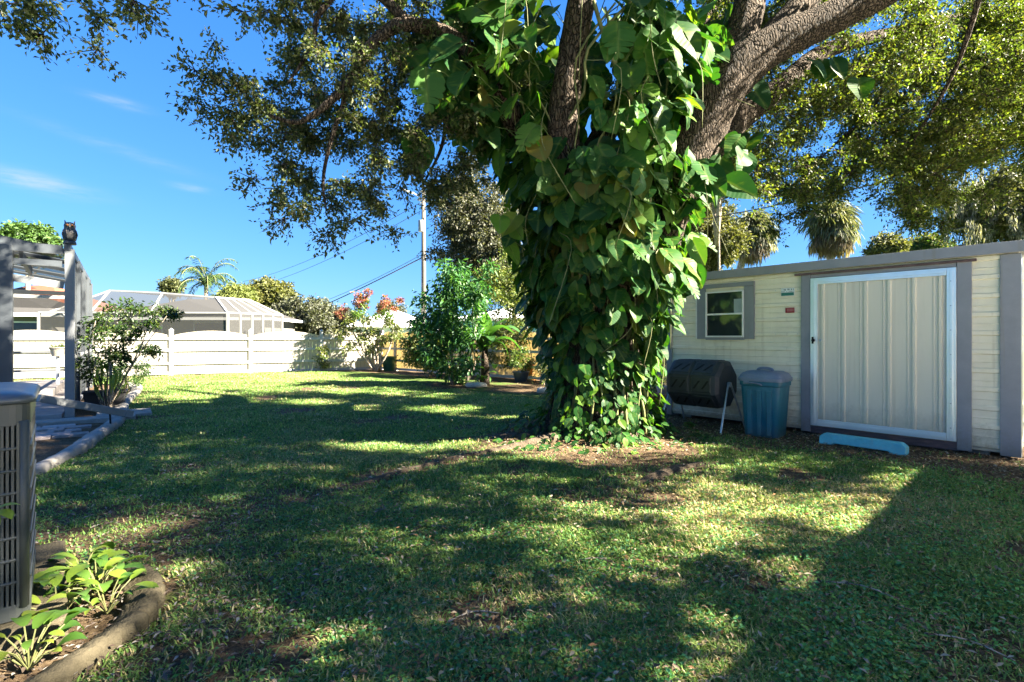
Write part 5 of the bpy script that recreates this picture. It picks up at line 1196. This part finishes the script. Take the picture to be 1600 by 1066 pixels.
# low bush by the edging
b1 = gnd(200, 612)
t = thing('low_bush', 'low dark leafy bush filling the bed edge behind the planter', 'bush', b1)
foliage(t, 'foliage', ball((b1.x-.15, b1.y+.1, .45), .62, 26, (1,.9,.7)), [.22]*26, 60, .055, [(.03,.06,.018),(.045,.09,.02)], aspect=.4)
stems(t, b1, [(b1.x-.3,b1.y,.5),(b1.x+.2,b1.y,.5),(b1.x,b1.y+.1,.7)], .012)
def pot(name, label, loc, r, h, mat, cat='pot', soil=True):
    t = thing(name, label, cat, loc); n = 20
    ring = lambda q, z: [(q*math.cos(2*math.pi*k/n), q*math.sin(2*math.pi*k/n), z) for k in range(n)]
    MB().loft([ring(r*.72,0), ring(r*.95,h*.86), ring(r*1.06,h*.87), ring(r*1.08,h), ring(r*.94,h), ring(r*.90,h*.88)]).build('body', M[mat], t, True, bevel=.003)
    if soil: MB().loft([ring(r*.90,h*.86), ring(r*.90,h*.885)]).build('soil', M['soil'], t)
    return t
pt_ = gnd(152, 639); t = thing('planter_box', 'dark rectangular planter standing under the shrub', 'planter', (pt_.x, pt_.y+.2, 0), RC+R(90))
MB().loft([rrect(0,0,.30,.17,.03,0), rrect(0,0,.34,.20,.04,.30), rrect(0,0,.36,.22,.04,.305), rrect(0,0,.36,.22,.04,.34)]).build('body', M['pot_black'], t, bevel=.004)
MB().loft([rrect(0,0,.34,.20,.04,.3402), rrect(0,0,.34,.20,.04,.345)]).build('soil', M['soil'], t)
w = KC+DC*5.2-Vector((DC.y,-DC.x,0))*.55
t = pot('hanging_pot', 'small green tinted pot on a stand inside the lanai beside the corner post', (w.x, w.y, .95), .16, .22, 'stone')
foliage(t, 'foliage', ball((w.x, w.y, 1.22), .16, 6), [.1]*6, 30, .05, [(.10,.16,.03),(.14,.17,.05)])
MB().box(-.025,-.025,-.7,.025,.025,-.002).build('stand', M['white_metal'], t)

# shrubs and small trees along the side fence
Yr = 21.0; b = Vector(at(588, 580, 21.2)); b.z = 0
t = thing('flowering_tree', 'slender tree with bare pale stems and reddish orange tops in the far fence corner', 'tree', b)
CN, RD = [], []
for px, py, r in ((548,540,14),(565,530,14),(585,545,16),(600,530,14),(575,515,13),(612,520,10),(555,515,12),(590,520,12),(622,512,9),(535,520,10),(545,500,11),(570,500,10),(605,505,9),(500,565,6),(505,550,4)):
    for _ in range(3): c = at(px+random.gauss(0,4), py+random.gauss(0,4), Yr+random.uniform(-.5,.5)); CN.append(c); RD.append(r/FOC*Yr*.75)
foliage(t, 'foliage', CN, RD, 34, .13, [(0.130,0.145,0.050),(0.085,0.115,0.030),(0.170,0.170,0.090),(0.060,0.090,0.025)], aspect=.45)
CN, RD = [], []
for px, py, r in ((562,488,12),(566,478,10),(600,490,12),(607,498,8),(590,500,6),(556,494,7)):
    for _ in range(3): c = at(px+random.gauss(0,3), py+random.gauss(0,3), Yr+random.uniform(-.4,.4)); CN.append(c); RD.append(r/FOC*Yr*.6)
foliage(t, 'upper_foliage', CN, RD, 26, .12, [(0.072,0.135,0.023),(0.099,0.162,0.032)], aspect=.4, droop=-.2)
CN, RD = [], []
for px, py, r in ((560,462,11),(566,470,9),(556,475,9),(569,478,7),(600,476,10),(610,482,8),(595,484,7),(605,470,6),(538,486,10),(530,490,7),(622,468,5),(575,458,5)):
    for _ in range(3): c = at(px+random.gauss(0,3), py+random.gauss(0,3), Yr+random.uniform(-.4,.4)); CN.append(c); RD.append(r/FOC*Yr*.6)
foliage(t, 'red_bracts', CN, RD, 26, .085, [(0.231,0.066,0.066),(0.248,0.110,0.066),(0.209,0.055,0.066),(0.198,0.132,0.055)], aspect=.6, droop=-.2)
stems(t, b, [at(562,500,Yr), at(602,500,Yr), at(548,530,Yr), at(585,520,Yr), at(615,515,Yr), at(575,540,Yr), at(540,500,Yr)], .05, 'bark_pale', .15)
t = pot('green_pot', 'dark green pot standing in the fence corner behind the pale stems', (b.x+.45, b.y+.3, 0), .30, .62, 'pot_green')
b = Vector(at(735-68, 590, 18)); b.z = 0
t = thing('yellow_shrub', 'rounded yellow green shrub standing against the side fence', 'shrub', b)
foliage(t, 'foliage', ball((b.x, b.y, .95),   .75, 120, (1.1,.9,.85)), [.25]*120, 42, .10, [(0.156,0.176,0.046),(0.098,0.130,0.033),(0.208,0.215,0.085),(0.058,0.085,0.026)], aspect=.42)
stems(t, b, [(b.x-.4,b.y,1.0),(b.x+.4,b.y,1.1),(b.x,b.y+.2,1.2),(b.x+.15,b.y-.2,.9)], .02)
b = gnd(722, 603)
t = thing('dark_leaf_tree', 'small dark glossy tree with drooping leaves and two thin trunks near the side fence', 'tree', b)
CN, RD = [], []
for px, py, r in ((700,450,26),(715,425,14),(735,440,22),(680,480,26),(710,490,34),(738,480,22),(665,510,20),(690,525,30),(722,520,26),(670,545,14),(700,560,14),(655,500,10),(700,420,10),(728,565,10),(715,588,8)):
    k = int((r/14)**2*2.4)+3
    for _ in range(k): c = at(px+random.gauss(0,r*.5), py+random.gauss(0,r*.5), b.y+random.uniform(-.8,.8)); CN.append(c); RD.append(.25)
foliage(t, 'foliage', CN, RD, 26, .20, [(.032,.10,.034),(.042,.125,.038),(.026,.075,.03),(.07,.165,.04)], aspect=.30, droop=.8)
for px, px2 in ((707, 700), (727, 738)):
    q = gnd(px, 602); stems(t, q, [at(px2,540,b.y), at(px2-15,500,b.y), at(px2+12,470,b.y)], .035)
b = gnd(757, 601)
t = thing('banana_plant', 'stout plant with large drooping banana like leaves beside the dark glossy tree', 'plant', b)
bl = [leaf_proto('leaf', 1, .34, a, c, M['leaf'], .25, 8) for a, c in ((.7,(.05,.13,.035)),(1.1,(.04,.11,.03)),(.4,(.10,.24,.03)))]
MB().tube([(0,0,-.02),(.02,0,.35),(0,0,.8),(.03,0,1.15)], [.16,.12,.10,.07], 10, .12).build('trunk', M['bark'], t, True)
for k, (az, pit, s, L_) in enumerate(((.1,.2,1.3,1),(.5,.65,1.2,1),(1.6,.4,1.1,0),(2.4,.6,1.2,0),(3.0,.25,1.3,1),(3.5,.1,1.2,0),(4.2,.5,1.1,1),(5.0,.3,1.0,0),(5.7,.35,1.3,0),(1.45,1.35,1.15,2),(.0,-.2,.9,1),(3.2,-.2,.9,1),(2.0,.1,1.1,0),(.3,.9,1.1,2),(2.8,.9,1.1,0))):
    place_leaf(bl[L_], t, (0,0,1.0+.15*(k%3)), az, pit, 0, s*1.22)
for k in range(10): place_leaf(lm[2], t, (random.gauss(-.1,.25), random.gauss(-.1,.15), .12+random.uniform(0,.4)), random.uniform(0,6.28), random.uniform(-.2,.5), 0, .38)
b = Vector(at(812, 600, 16.2)); b.z = 0
t = pot('dark_blue_pot', 'dark blue pot with a small leafy plant in front of the side fence', tuple(gnd(814, 597)), .26, .34, 'pot_blue')
q = t.location; foliage(t, 'foliage', ball((q.x, q.y, .75), .42, 18, (1,.8,.9)), [.2]*18, 30, .085, [(.05,.09,.025),(.10,.14,.04)])
t = pot('orange_pot', 'bright orange glazed pot glowing beside the dark blue pot', tuple(gnd(832, 595)+Vector((0,.3,0))), .20, .52, 'orange_pot')
q = gnd(790, 592)+Vector((0,.6,0)); t = thing('loose_bush', 'loose grey green bush behind the two pots', 'bush', q)
foliage(t, 'foliage', ball((q.x+.2, q.y, .9), .75, 42, (1.3,.8,.9)), [.28]*42, 30, .085, [(.10,.13,.05),(.15,.17,.07),(.06,.09,.03)])
stems(t, q, [(q.x,q.y,.9),(q.x+.5,q.y,1.1),(q.x-.3,q.y,.9)], .015)
q = gnd(853, 606); t = thing('pale_shrub', 'small pale leaved shrub beside the light stones left of the oak', 'shrub', q)
foliage(t, 'foliage', ball((q.x, q.y, .42), .36, 20), [.16]*20, 32, .07, [(.22,.26,.12),(.13,.18,.06),(.32,.32,.2)])
stems(t, q, [(q.x,q.y,.5),(q.x+.2,q.y,.5)], .01)
for k, (px, py, s, lab) in enumerate(((866,611,.30,'pale flat stone under the small shrub left of the oak'),(742,604,.32,'light slab of stone at the foot of the banana plant'),(846,613,.14,'little round stone next to the pale shrub'))):
    q = gnd(px, py); m = MB(); n = 10
    m.loft([[(s*(1+.15*math.sin(3*a+k))*f*math.cos(a), s*.6*(1+.1*math.cos(2*a))*f*math.sin(a), z) for a in [2*math.pi*j/n for j in range(n)]] for f, z in ((.95,-.02),(1,.05),(.8,.11),(.3,.13))])
    o = m.build('stone', M['stone'], None, True); o.location = q; tag(o, lab, 'stone')
# light tree leaning over the side fence
q = Vector((.2, 19.0, 0)); t = thing('fence_tree', 'light green fine leaved tree overhanging the side fence behind the banana plant', 'tree', q)
CN, RD = [], []
for px, py, r in ((790,440,30),(830,460,34),(770,470,26),(800,490,34),(840,510,30),(860,470,34),(780,520,22),(815,530,24),(760,440,20),(740,455,16),(880,500,30),(850,430,30),(800,410,24),(900,540,24),(860,545,20)):
    for _ in range(12): CN.append(at(px+random.gauss(0,r*.5), py+random.gauss(0,r*.5), 17.8+random.uniform(-1,1.5))); RD.append(.38)
foliage(t, 'foliage', CN, RD, 46, .11, [(0.066,0.102,0.018),(0.090,0.120,0.024),(0.042,0.072,0.015),(0.132,0.150,0.036)], mat='far_leaf')
stems(t, q, [at(800,470,18.5), at(840,440,18.5), at(780,500,18.5), at(860,480,18.5)], .09)
# between oak and shed
q = gnd(1012, 640); t = thing('climbing_shrub', 'thin leafy shrub growing between the oak and the shed corner', 'shrub', (q.x+.6, q.y+1.4, 0)); q = t.location
CN = [at(px, py, q.y) for px, py in ((1025,560),(1035,570),(1020,590),(1030,600),(1012,600),(1038,555),(1025,545),(1008,585),(1036,590))]
foliage(t, 'foliage', CN, [.16]*9, 30, .075, [(.10,.17,.03),(.05,.10,.03),(.2,.22,.06)])
stems(t, q, CN[:4], .01)
t = pot('terracotta_pot', 'terracotta pot half hidden beside the oak vine near the shed corner', tuple(gnd(1022, 640)), .20, .30, 'terracotta')
t = pot('pink_pot', 'tall pale pink pot touching the shed corner', tuple(gnd(1036, 637)), .12, .42, 'pot_pink')
q = gnd(1078, 672); t = thing('seedling', 'little green seedling in the leaf litter by the composter leg', 'plant', q)
for k in range(9): place_leaf(lm[k % 3], t, (random.gauss(0,.05), random.gauss(0,.05), random.uniform(.02,.10)), k*.75, random.uniform(-.1,.5), 0, .16)
# shrub past the shed end
q = Vector((8.3, 7.9, 0)); t = thing('sunlit_bush', 'bright leafy bush just beyond the sunlit end of the shed', 'bush', q)
foliage(t, 'foliage', ball((q.x, q.y, .7), .75, 40), [.3]*40, 30, .16, [(.13,.20,.04),(.20,.26,.05),(.06,.12,.03)], aspect=.4)
stems(t, q, [(q.x,q.y,.9),(q.x-.3,q.y,.9)], .02)

# ------------------------------------------------------------------ beyond the fence
def far_tree(name, label, px, py, rx, ry, Y, cols, L=.22, per=60, k=1.0, cat='tree', trunk=True, droop=.2, mat='far_leaf', cr=.07, aspect=.5, hollow=.55):
    c = at(px, py, Y); t = thing(name, label, cat, (c.x, c.y, 0)); RX, RY = rx/FOC*Y, ry/FOC*Y
    n = max(6, int(36*k)); r = max(RX, RY)*.32
    q = rdir(n)*(hollow+(1-hollow)*rng.random((n,1)))*np.array([RX*.85, max(RX,RY)*.8, RY*.85])+np.array(c)
    cols = [tuple(.62*v for v in c_) for c_ in cols]
    foliage(t, 'crown', q, [r]*n, per, L, cols, mat=mat, droop=droop, aspect=aspect)
    if trunk:
        P, rr = smooth_path([Vector((0,0,-.05)), Vector((.1,0,c.z*.5)), Vector((0,0,c.z))], [cr*c.z*.35, cr*c.z*.28, cr*c.z*.15], 4); MB().tube(P, rr, 8, .08).build('trunk', M['bark_pale'], t, True)
        for j in range(4):
            e = q[j]-np.array(t.location); MB().tube([(0,0,c.z*.62), Vector(e)*.6+Vector((0,0,c.z*.25)), e], [.09,.06,.03], 6).build('branch', M['bark_pale'], t, True)
    return t
OLV = [(.10,.12,.045),(.14,.155,.055),(.07,.085,.035)]
GRN = [(.07,.15,.03),(.10,.20,.04),(.05,.11,.025)]
GRY = [(.12,.13,.09),(.17,.18,.13),(.08,.09,.06),(.10,.12,.05)]
YEL = [(.19,.20,.06),(.14,.16,.05),(.24,.24,.10)]
far_tree('round_tree', 'bright green round tree rising behind the lanai roof and owl', 42, 378, 46, 30, 42, GRN, .34, 90, 1.6)
far_tree('distant_tree', 'small olive tree top left of the tall feathery palm', 270, 448, 20, 12, 60, OLV, .35, 60, .7)
far_tree('distant_tree', 'rounded yellow olive tree right behind the neighbouring pool cage', 418, 462, 42, 28, 48, [(.17,.19,.05),(.11,.13,.04),(.22,.22,.08)], .32, 90, 1.6)
far_tree('distant_tree', 'drooping yellow green tree next to the feathery palm', 368, 462, 32, 22, 44, [(.20,.24,.06),(.14,.18,.04)], .36, 70, 1.1, droop=.8, aspect=.25)
far_tree('distant_tree', 'broad grey green tree behind the middle of the white fence', 472, 500, 56, 38, 42, GRY, .26, 110, 2.0)
far_tree('distant_tree', 'low dark tree right of the broad grey green one', 533, 505, 30, 30, 46, GRY, .28, 90, 1.2)
far_tree('distant_tree', 'small grey tree behind the white gabled house', 612, 490, 26, 18, 60, GRY, .32, 70, .8)
far_tree('tall_oak', 'tall grey green oak hung with moss behind the power pole', 740, 345, 80, 120, 27, [(0.087,0.096,0.053),(0.118,0.124,0.081),(0.056,0.068,0.034),(0.155,0.155,0.118)], .17, 120, 4.6, droop=.7, hollow=.15)
far_tree('tall_oak', 'moss draped oak seen between vine leaves and fence tree', 800, 420, 55, 60, 25, GRY, .17, 120, 3.0, droop=.7, hollow=.3)
far_tree('yellow_tree', 'fine leaved yellowish tree seen just right of the oak trunk', 1105, 370, 55, 75, 24, YEL+OLV, .14, 190, 3.2, hollow=.2, cr=.025)
far_tree('yellow_tree', 'thin olive tree between the oak limb and the leaning cabbage palm', 1120, 265, 60, 50, 22, OLV+YEL, .14, 150, 2.4, hollow=.2, cr=.02)
far_tree('distant_tree', 'small round topped tree above the middle of the shed roof', 1385, 388, 32, 26, 36, YEL+OLV, .22, 60, 1.2)
far_tree('distant_tree', 'spreading light green tree above the shed roof left of the mossy oak', 1452, 385, 36, 20, 38, YEL+GRN, .22, 70, 1.3)
def moss_oak():
    c = at(1565, 320, 21); t = far_tree('mossy_oak', 'grey oak draped in hanging moss behind the shed end', 1565, 325, 85, 75, 21, GRY+OLV, .16, 170, 4.2, droop=.6, trunk=False, hollow=.15)
    o0 = t.location
    for pts, rr in (([at(1610,520,20), at(1600,400,20), at(1575,330,20.5), at(1500,300,21)],[.30,.24,.14,.05]), ([at(1600,400,20), at(1640,300,21), at(1660,220,22)],[.2,.14,.08]), ([at(1585,350,20), at(1540,350,20.5), at(1490,360,21)],[.10,.07,.03])):
        if pts[0].z < 2: pts = [Vector((pts[0].x, pts[0].y, -.1))]+pts; rr = [.36]+rr
        P, r2 = smooth_path([p-o0 for p in pts], rr, 5); MB().tube(P, r2, 10, .06).build('trunk', M['bark_pale'], t, True)
    n = 6000; st = 90; base = np.array([at(random.uniform(1470,1640), random.uniform(260,350), 20.5+random.uniform(-1.5,1.5)) for _ in range(st)])
    i = rng.integers(0, st, n); P = base[i]+np.stack([rng.normal(0,.07,n), rng.normal(0,.07,n), -rng.random(n)*rng.uniform(.4,1.5,st)[i]], 1)-np.array(o0)
    A = rdir(n)*.3; A[:,2] -= 1; L = rng.uniform(.12,.28,n)
    leaf_mesh('hanging_moss', P, A, rdir(n), L, L*.16, pal(n, [(.15,.155,.14),(.11,.115,.10),(.20,.20,.18)], .15), M['far_leaf'], t)
moss_oak()

def palm_fan(name, label, px, py, Y, rpx, lean, basepx):
    """cabbage palm: fan leaves above, a skirt of brown dead ones below"""
    c = at(px, py, Y); R_ = rpx/FOC*Y; base = at(basepx, HOR, Y-.5); base.z = -.1; t = thing(name, label, 'palm tree', (base.x, base.y, 0), 0, 'cabbage palms behind the shed')
    P, rr = smooth_path([base-t.location, (base+c)/2-t.location+Vector((-.1,0,0)), c-t.location], [.24,.19,.18], 5); MB().tube(P, rr, 12, .05).build('trunk', M['bark_pale'], t, True)
    def fans(name, n, zlo, zhi, cols, rr0, rr1, dro):
        P, A, Nn, L, Wd = [], [], [], [], []
        for _ in range(n):
            az = random.uniform(0, 6.283); el = random.uniform(zlo, zhi); d = Vector((math.cos(az)*math.cos(el), math.sin(az)*math.cos(el), math.sin(el)))
            hub = c-t.location+d*R_*random.uniform(rr0, rr1); s = d.cross(Vector((0,0,1))).normalized(); u = s.cross(d)
            for k in range(26):
                f = R(-80+160*k/25); dd = (d*math.cos(f)+s*math.sin(f)+u*random.uniform(-.12,.12)); dd.z -= dro*random.uniform(.5,1.6); P.append(hub); A.append(dd); Nn.append(u+Vector((random.gauss(0,.3),)*3)); ll = R_*random.uniform(.30,.50); L.append(ll); Wd.append(R_*.05); P.append(hub+dd.normalized()*ll*.80); A.append(dd.normalized()*.7+Vector((0,0,-random.uniform(.4,1.3)))); Nn.append(u); L.append(ll*random.uniform(.5,.9)); Wd.append(R_*.035)
            # petiole
            P.append(c-t.location); A.append(hub-(c-t.location)); Nn.append(u); L.append((hub-(c-t.location)).length); Wd.append(R_*.03)
        n2 = len(P); leaf_mesh(name, np.array(P), np.array(A), np.array(Nn), np.array(L), np.array(Wd), pal(n2, cols, .2), M['far_leaf'], t)
    fans('crown', 62, -.45, 1.5, [(.08,.10,.055),(.12,.135,.08),(.06,.075,.04),(.18,.18,.13)], .22, .60, .55)
    fans('dead_fronds', 34, -1.35, -.45, [(.17,.13,.085),(.12,.09,.055),(.23,.19,.14)], .35, .65, .8)
palm_fan('cabbage_palm', 'leaning cabbage palm with brown skirt partly behind the yellowish tree', 1172, 365, 30, 44, -.1, 1120)
palm_fan('cabbage_palm', 'upright cabbage palm with round shaggy head above the middle of the shed roof', 1300, 352, 30, 47, 0, 1295)
def feather_palm():
    c = at(322, 446, 46); t = thing('queen_palm', 'tall feathery palm with arching fronds behind the neighbouring pool cage', 'palm tree', (c.x, c.y, 0))
    MB().tube([(0,0,-.1),(0,0,c.z*.5),(0,0,c.z)], [.22,.18,.16], 10).build('trunk', M['bark_pale'], t, True)
    P, A, Nn, L, Wd, Rc = [], [], [], [], [], MB()
    for k in range(19):
        az = k*2.4+random.uniform(-.2,.2); el = random.uniform(.35, 1.35); ln = random.uniform(2.9, 3.9); p = Vector((0,0,c.z)); d = Vector((math.cos(az)*math.cos(el), math.sin(az)*math.cos(el), math.sin(el))); pts = [p.copy()]
        for i in range(14):
            p = p+d*ln/14; d = (d+Vector((0,0,-.11-.012*i))).normalized(); pts.append(p.copy())
            s = d.cross(Vector((0,0,1))).normalized()
            for sgn in (-1, 1):
                for _ in range(3): P.append(p+d*random.uniform(0,.2)); A.append(s*sgn*.8+d*.5+Vector((0,0,-random.uniform(.1,.9)))); Nn.append(Vector((0,0,1))+s*.3); L.append(random.uniform(.45,.75)*(1-.5*abs(i/13-.4))); Wd.append(.055)
        Rc.tube(pts, .025, 4)
    Rc.build('frond_stalk', M['vine_stem'], t)
    leaf_mesh('crown', np.array(P), np.array(A), np.array(Nn), np.array(L), np.array(Wd), pal(len(P), [(0.050,0.095,0.025),(0.070,0.120,0.035),(0.035,0.065,0.020)], .2), M['far_leaf'], t)
feather_palm()

# neighbour's pool cage
def far_cage():
    t = thing('neighbour_pool_cage', 'white framed screened pool cage with hipped roof behind the back fence', 'pool cage', (-15.0, 27, 0))
    o0 = t.location; A = Vector((0,0,0)); He = 2.72
    W_ = 9.4; Dd = 5.6
    p = lambda x, y, z: Vector((x, y, z))
    A_, B_ = p(0,0,He), p(.0+.35,Dd,He+.15); Cc = p(-W_,-.6,He)
    tops = [p(-.9-.35,1.1,3.62), p(-4.1,1.0,3.86), p(-6.9,.9,3.98), p(-8.9,.4,3.3)]
    tb = [p(-.9,4.0,3.70), p(-4.1,4.2,3.9), p(-6.9,4.2,4.02)]
    bar = lambda nm, a, b, w=.08, mat='cage_white': MB().bar(a, b, w, w).build(nm, M[mat], t)
    bar('eave_beam', Cc, A_); bar('eave_beam', A_, B_); bar('ridge_beam', tops[2], tops[1]); bar('ridge_beam', tops[1], tops[0]); bar('ridge_beam', tops[0], tb[0]); bar('ridge_beam', tops[2], p(-9.2,-.3,He), .07); bar('ridge_beam', tb[0], B_, .07)
    bar('hip_beam', tops[0], A_, .08); bar('hip_beam', tops[1], p(-3.9,-.2,He), .08); bar('hip_beam', tops[2], p(-6.9,-.4,He), .08)
    for x, y in ((0,0),(-3.9,-.2),(-6.9,-.4),(-9.4,-.6)): bar('post', p(x,y,0), p(x,y,He), .10)
    for k in range(1, 6): q = A_.lerp(B_, k/5); bar('post', p(q.x,q.y,0), q, .10)
    for k in range(1, 5): q = A_.lerp(B_, k/5); r = tops[0].lerp(tb[0], k/5); bar('rafter', q, r, .08); r2 = r+Vector((-2.6,-.3,-.75)); bar('rafter', r, r+Vector((-3.2,.1,.2)), .07)
    bar('chair_rail', p(-9.4,-.6,1.0), p(0,0,1.0), .06)
    def quad(nm, pts, mat): MB().add(pts, [tuple(range(len(pts)))]).build(nm, M[mat], t)
    e = Vector((0,0,-.01))
    quad('roof_screen', [A_+e, tops[0]+e, tops[1]+e, p(-3.9,-.2,He)+e], 'cage_roof_far'); quad('roof_screen', [p(-3.9,-.2,He)+e, tops[1]+e, tops[2]+e, p(-6.9,-.4,He)+e], 'cage_roof_far'); quad('roof_screen', [p(-6.9,-.4,He)+e, tops[2]+e, p(-9.2,-.3,He)+e], 'cage_roof_far')
    quad('roof_screen', [A_+e, B_+e, tb[0]+e, tops[0]+e], 'cage_roof_far'); quad('roof_screen', [tops[0]+e, tb[0]+e, tb[2]+e, tops[2]+e], 'cage_roof_far')
    quad('side_screen', [p(0,0,.05), p(0,0,He), p(-3.9,-.2,He), p(-3.9,-.2,.05)], 'cage_screen_far'); quad('side_screen', [p(-3.9,-.2,.05), p(-3.9,-.2,He), p(-9.4,-.6,He), p(-9.4,-.6,.05)], 'cage_screen_far')
    quad('side_screen', [p(0,0,.05), p(.35,Dd,.05), B_, p(0,0,He)], 'cage_screen_far')
far_cage()
def far_house(name, label, loc, rz, w, d, h, roof_h, wall, roof, gable=True, over=.5, windows=(), cat='house'):
    t = thing(name, label, cat, loc, rz)
    MB().box(0, 0, -.05, w, d, h).build('wall', M[wall], t)
    o = over
    if gable: m = MB().add([(-o,-o,h),(w+o,-o,h),(w+o,d+o,h),(-o,d+o,h),(w/2,-o,h+roof_h),(w/2,d+o,h+roof_h)], [(0,1,4),(3,5,2),(0,4,5,3),(1,2,5,4),(0,3,2,1)])
    else: m = MB().add([(-o,-o,h),(w+o,-o,h),(w+o,d+o,h),(-o,d+o,h),(d/2,d/2,h+roof_h),(w-d/2,d/2,h+roof_h)], [(0,1,5,4),(3,4,5,2),(0,4,3),(1,2,5),(0,3,2,1)])
    m.build('roof', M[roof], t)
    f = MB(); f.box(-o-.02,-o-.05,h-.14,w+o+.02,-o-.005,h+.04); f.box(-o-.05,-o,h-.14,-o-.005,d+o,h+.04); f.box(w+o+.005,-o,h-.14,w+o+.05,d+o,h+.04); f.build('fascia', M['white_metal'], t)
    for (x, z, ww, hh) in windows:
        wd = MB().box(x, -.03, z, x+ww, -.005, z+hh).build('window', M['glass'], t)
        b = MB(); b.box(x-.08,-.06,z-.08,x,-.031,z+hh+.08); b.box(x+ww,-.06,z-.08,x+ww+.08,-.031,z+hh+.08); b.box(x,-.06,z+hh,x+ww,-.031,z+hh+.08); b.box(x,-.06,z-.08,x+ww,-.031,z); b.build('window_frame', M['white_metal'], wd)
    return t
far_house('neighbour_house', 'grey shingle roofed house behind the fence seen through the lanai', (-36.5, 23.4, 0), R(20), 12.4, 9, 2.66, 1.9, 'stucco_far', 'shingle', False, .6, ((8.6,.9,3.2,1.3),(5.2,.9,2.0,1.3)))
far_house('neighbour_house', 'house with orange tiled roof just behind the grey shingle one', (-47.5, 40, 0), R(0), 12.2, 10, 3.0, 3.0, 'stucco', 'orange_tile', False, .6)
far_house('neighbour_house', 'low house behind the white framed pool cage', (-27.5, 33.5, 0), R(4), 11, 8, 2.7, 1.55, 'stucco_far', 'shingle', False, .6, ((2,.8,2.4,1.5),(6.5,.3,1.8,2.1)))
far_house('neighbour_house', 'white gabled house beyond the far fence corner', (-11.2, 36, 0), R(18), 5.6, 7, 2.3, 1.15, 'stucco_white', 'roof_white', True, .35, ((3.9,1.5,.9,.4),))
far_house('neighbour_house', 'pale blue walled house glimpsed behind the banana plant', (-3.2, 30, 0), R(-8), 7, 6, 2.5, .9, 'blue_wall', 'roof_white', False, .35)

# power pole and cables
def power_pole():
    b = at(662, HOR, 38); t = thing('power_pole', 'grey wooden power pole with street lamp arm and pale transformer', 'utility pole', (b.x, b.y, 0)); o = t.location
    H = at(661, 298, 38).z
    MB().tube([(0,0,-.1),(0,0,H*.5),(-.02,0,H)], [.20,.17,.13], 12).build('pole', M['pole'], t, True)
    z = at(661, 354, 38).z; MB().tube([(-.16,-.12,z-.42),(-.16,-.12,z+.42)], .22, 14).build('transformer', M['transformer'], t, True, bevel=.02)
    a = at(661,312,38)-o; e = at(629,296,38)-o; MB().tube(smooth_path([a, (a+e)/2+Vector((0,0,.12)), e], None, 4), .04, 8).build('lamp_arm', M['white_metal'], t, True)
    l = MB().bar(e+Vector((-.05,0,0)), e+Vector((.75,0,-.30)), .22, .12).build('lamp_head', M['white_metal'], t, bevel=.03)
    MB().bar(Vector((-.15,0,H-.6)), Vector((.45,-.1,H-.15)), .05, .05).build('bracket', M['wire'], t)
power_pole()
def cable(label, a, b, sag, r, mat='wire'):
    pts = [a.lerp(b, k/14)+Vector((0,0,-sag*4*(k/14)*(1-k/14))) for k in range(15)]; o = MB().tube([p-a for p in pts], r, 5).build('cable', M[mat], None, True); o.location = a; tag(o, label, 'cable', 'overhead cables')
cable('thick dark cable running down left from the power pole to the trees', at(659,403,38), at(440,504,62), .25, .045)
cable('thin cable just above the thick one left of the power pole', at(659,398,38), at(440,492,62), .5, .02)
cable('topmost thin cable leaving the power pole to the far left', at(655,318,38), at(380,440,70), .8, .02)
cable('second thin cable under the topmost one left of the power pole', at(657,330,38), at(380,452,70), .8, .02)
cable('pale cable slanting down right from behind the power pole into the trees', at(686,362,30), at(800,420,24), .05, .028, 'wire_pale')
cable('short dark cable leaving the power pole to the right', at(664,405,38), at(860,409,40), .1, .025)
cable('dark cable crossing the sky above the cabbage palms', at(1050,352,18), at(1700,208,13.5), .12, .018)
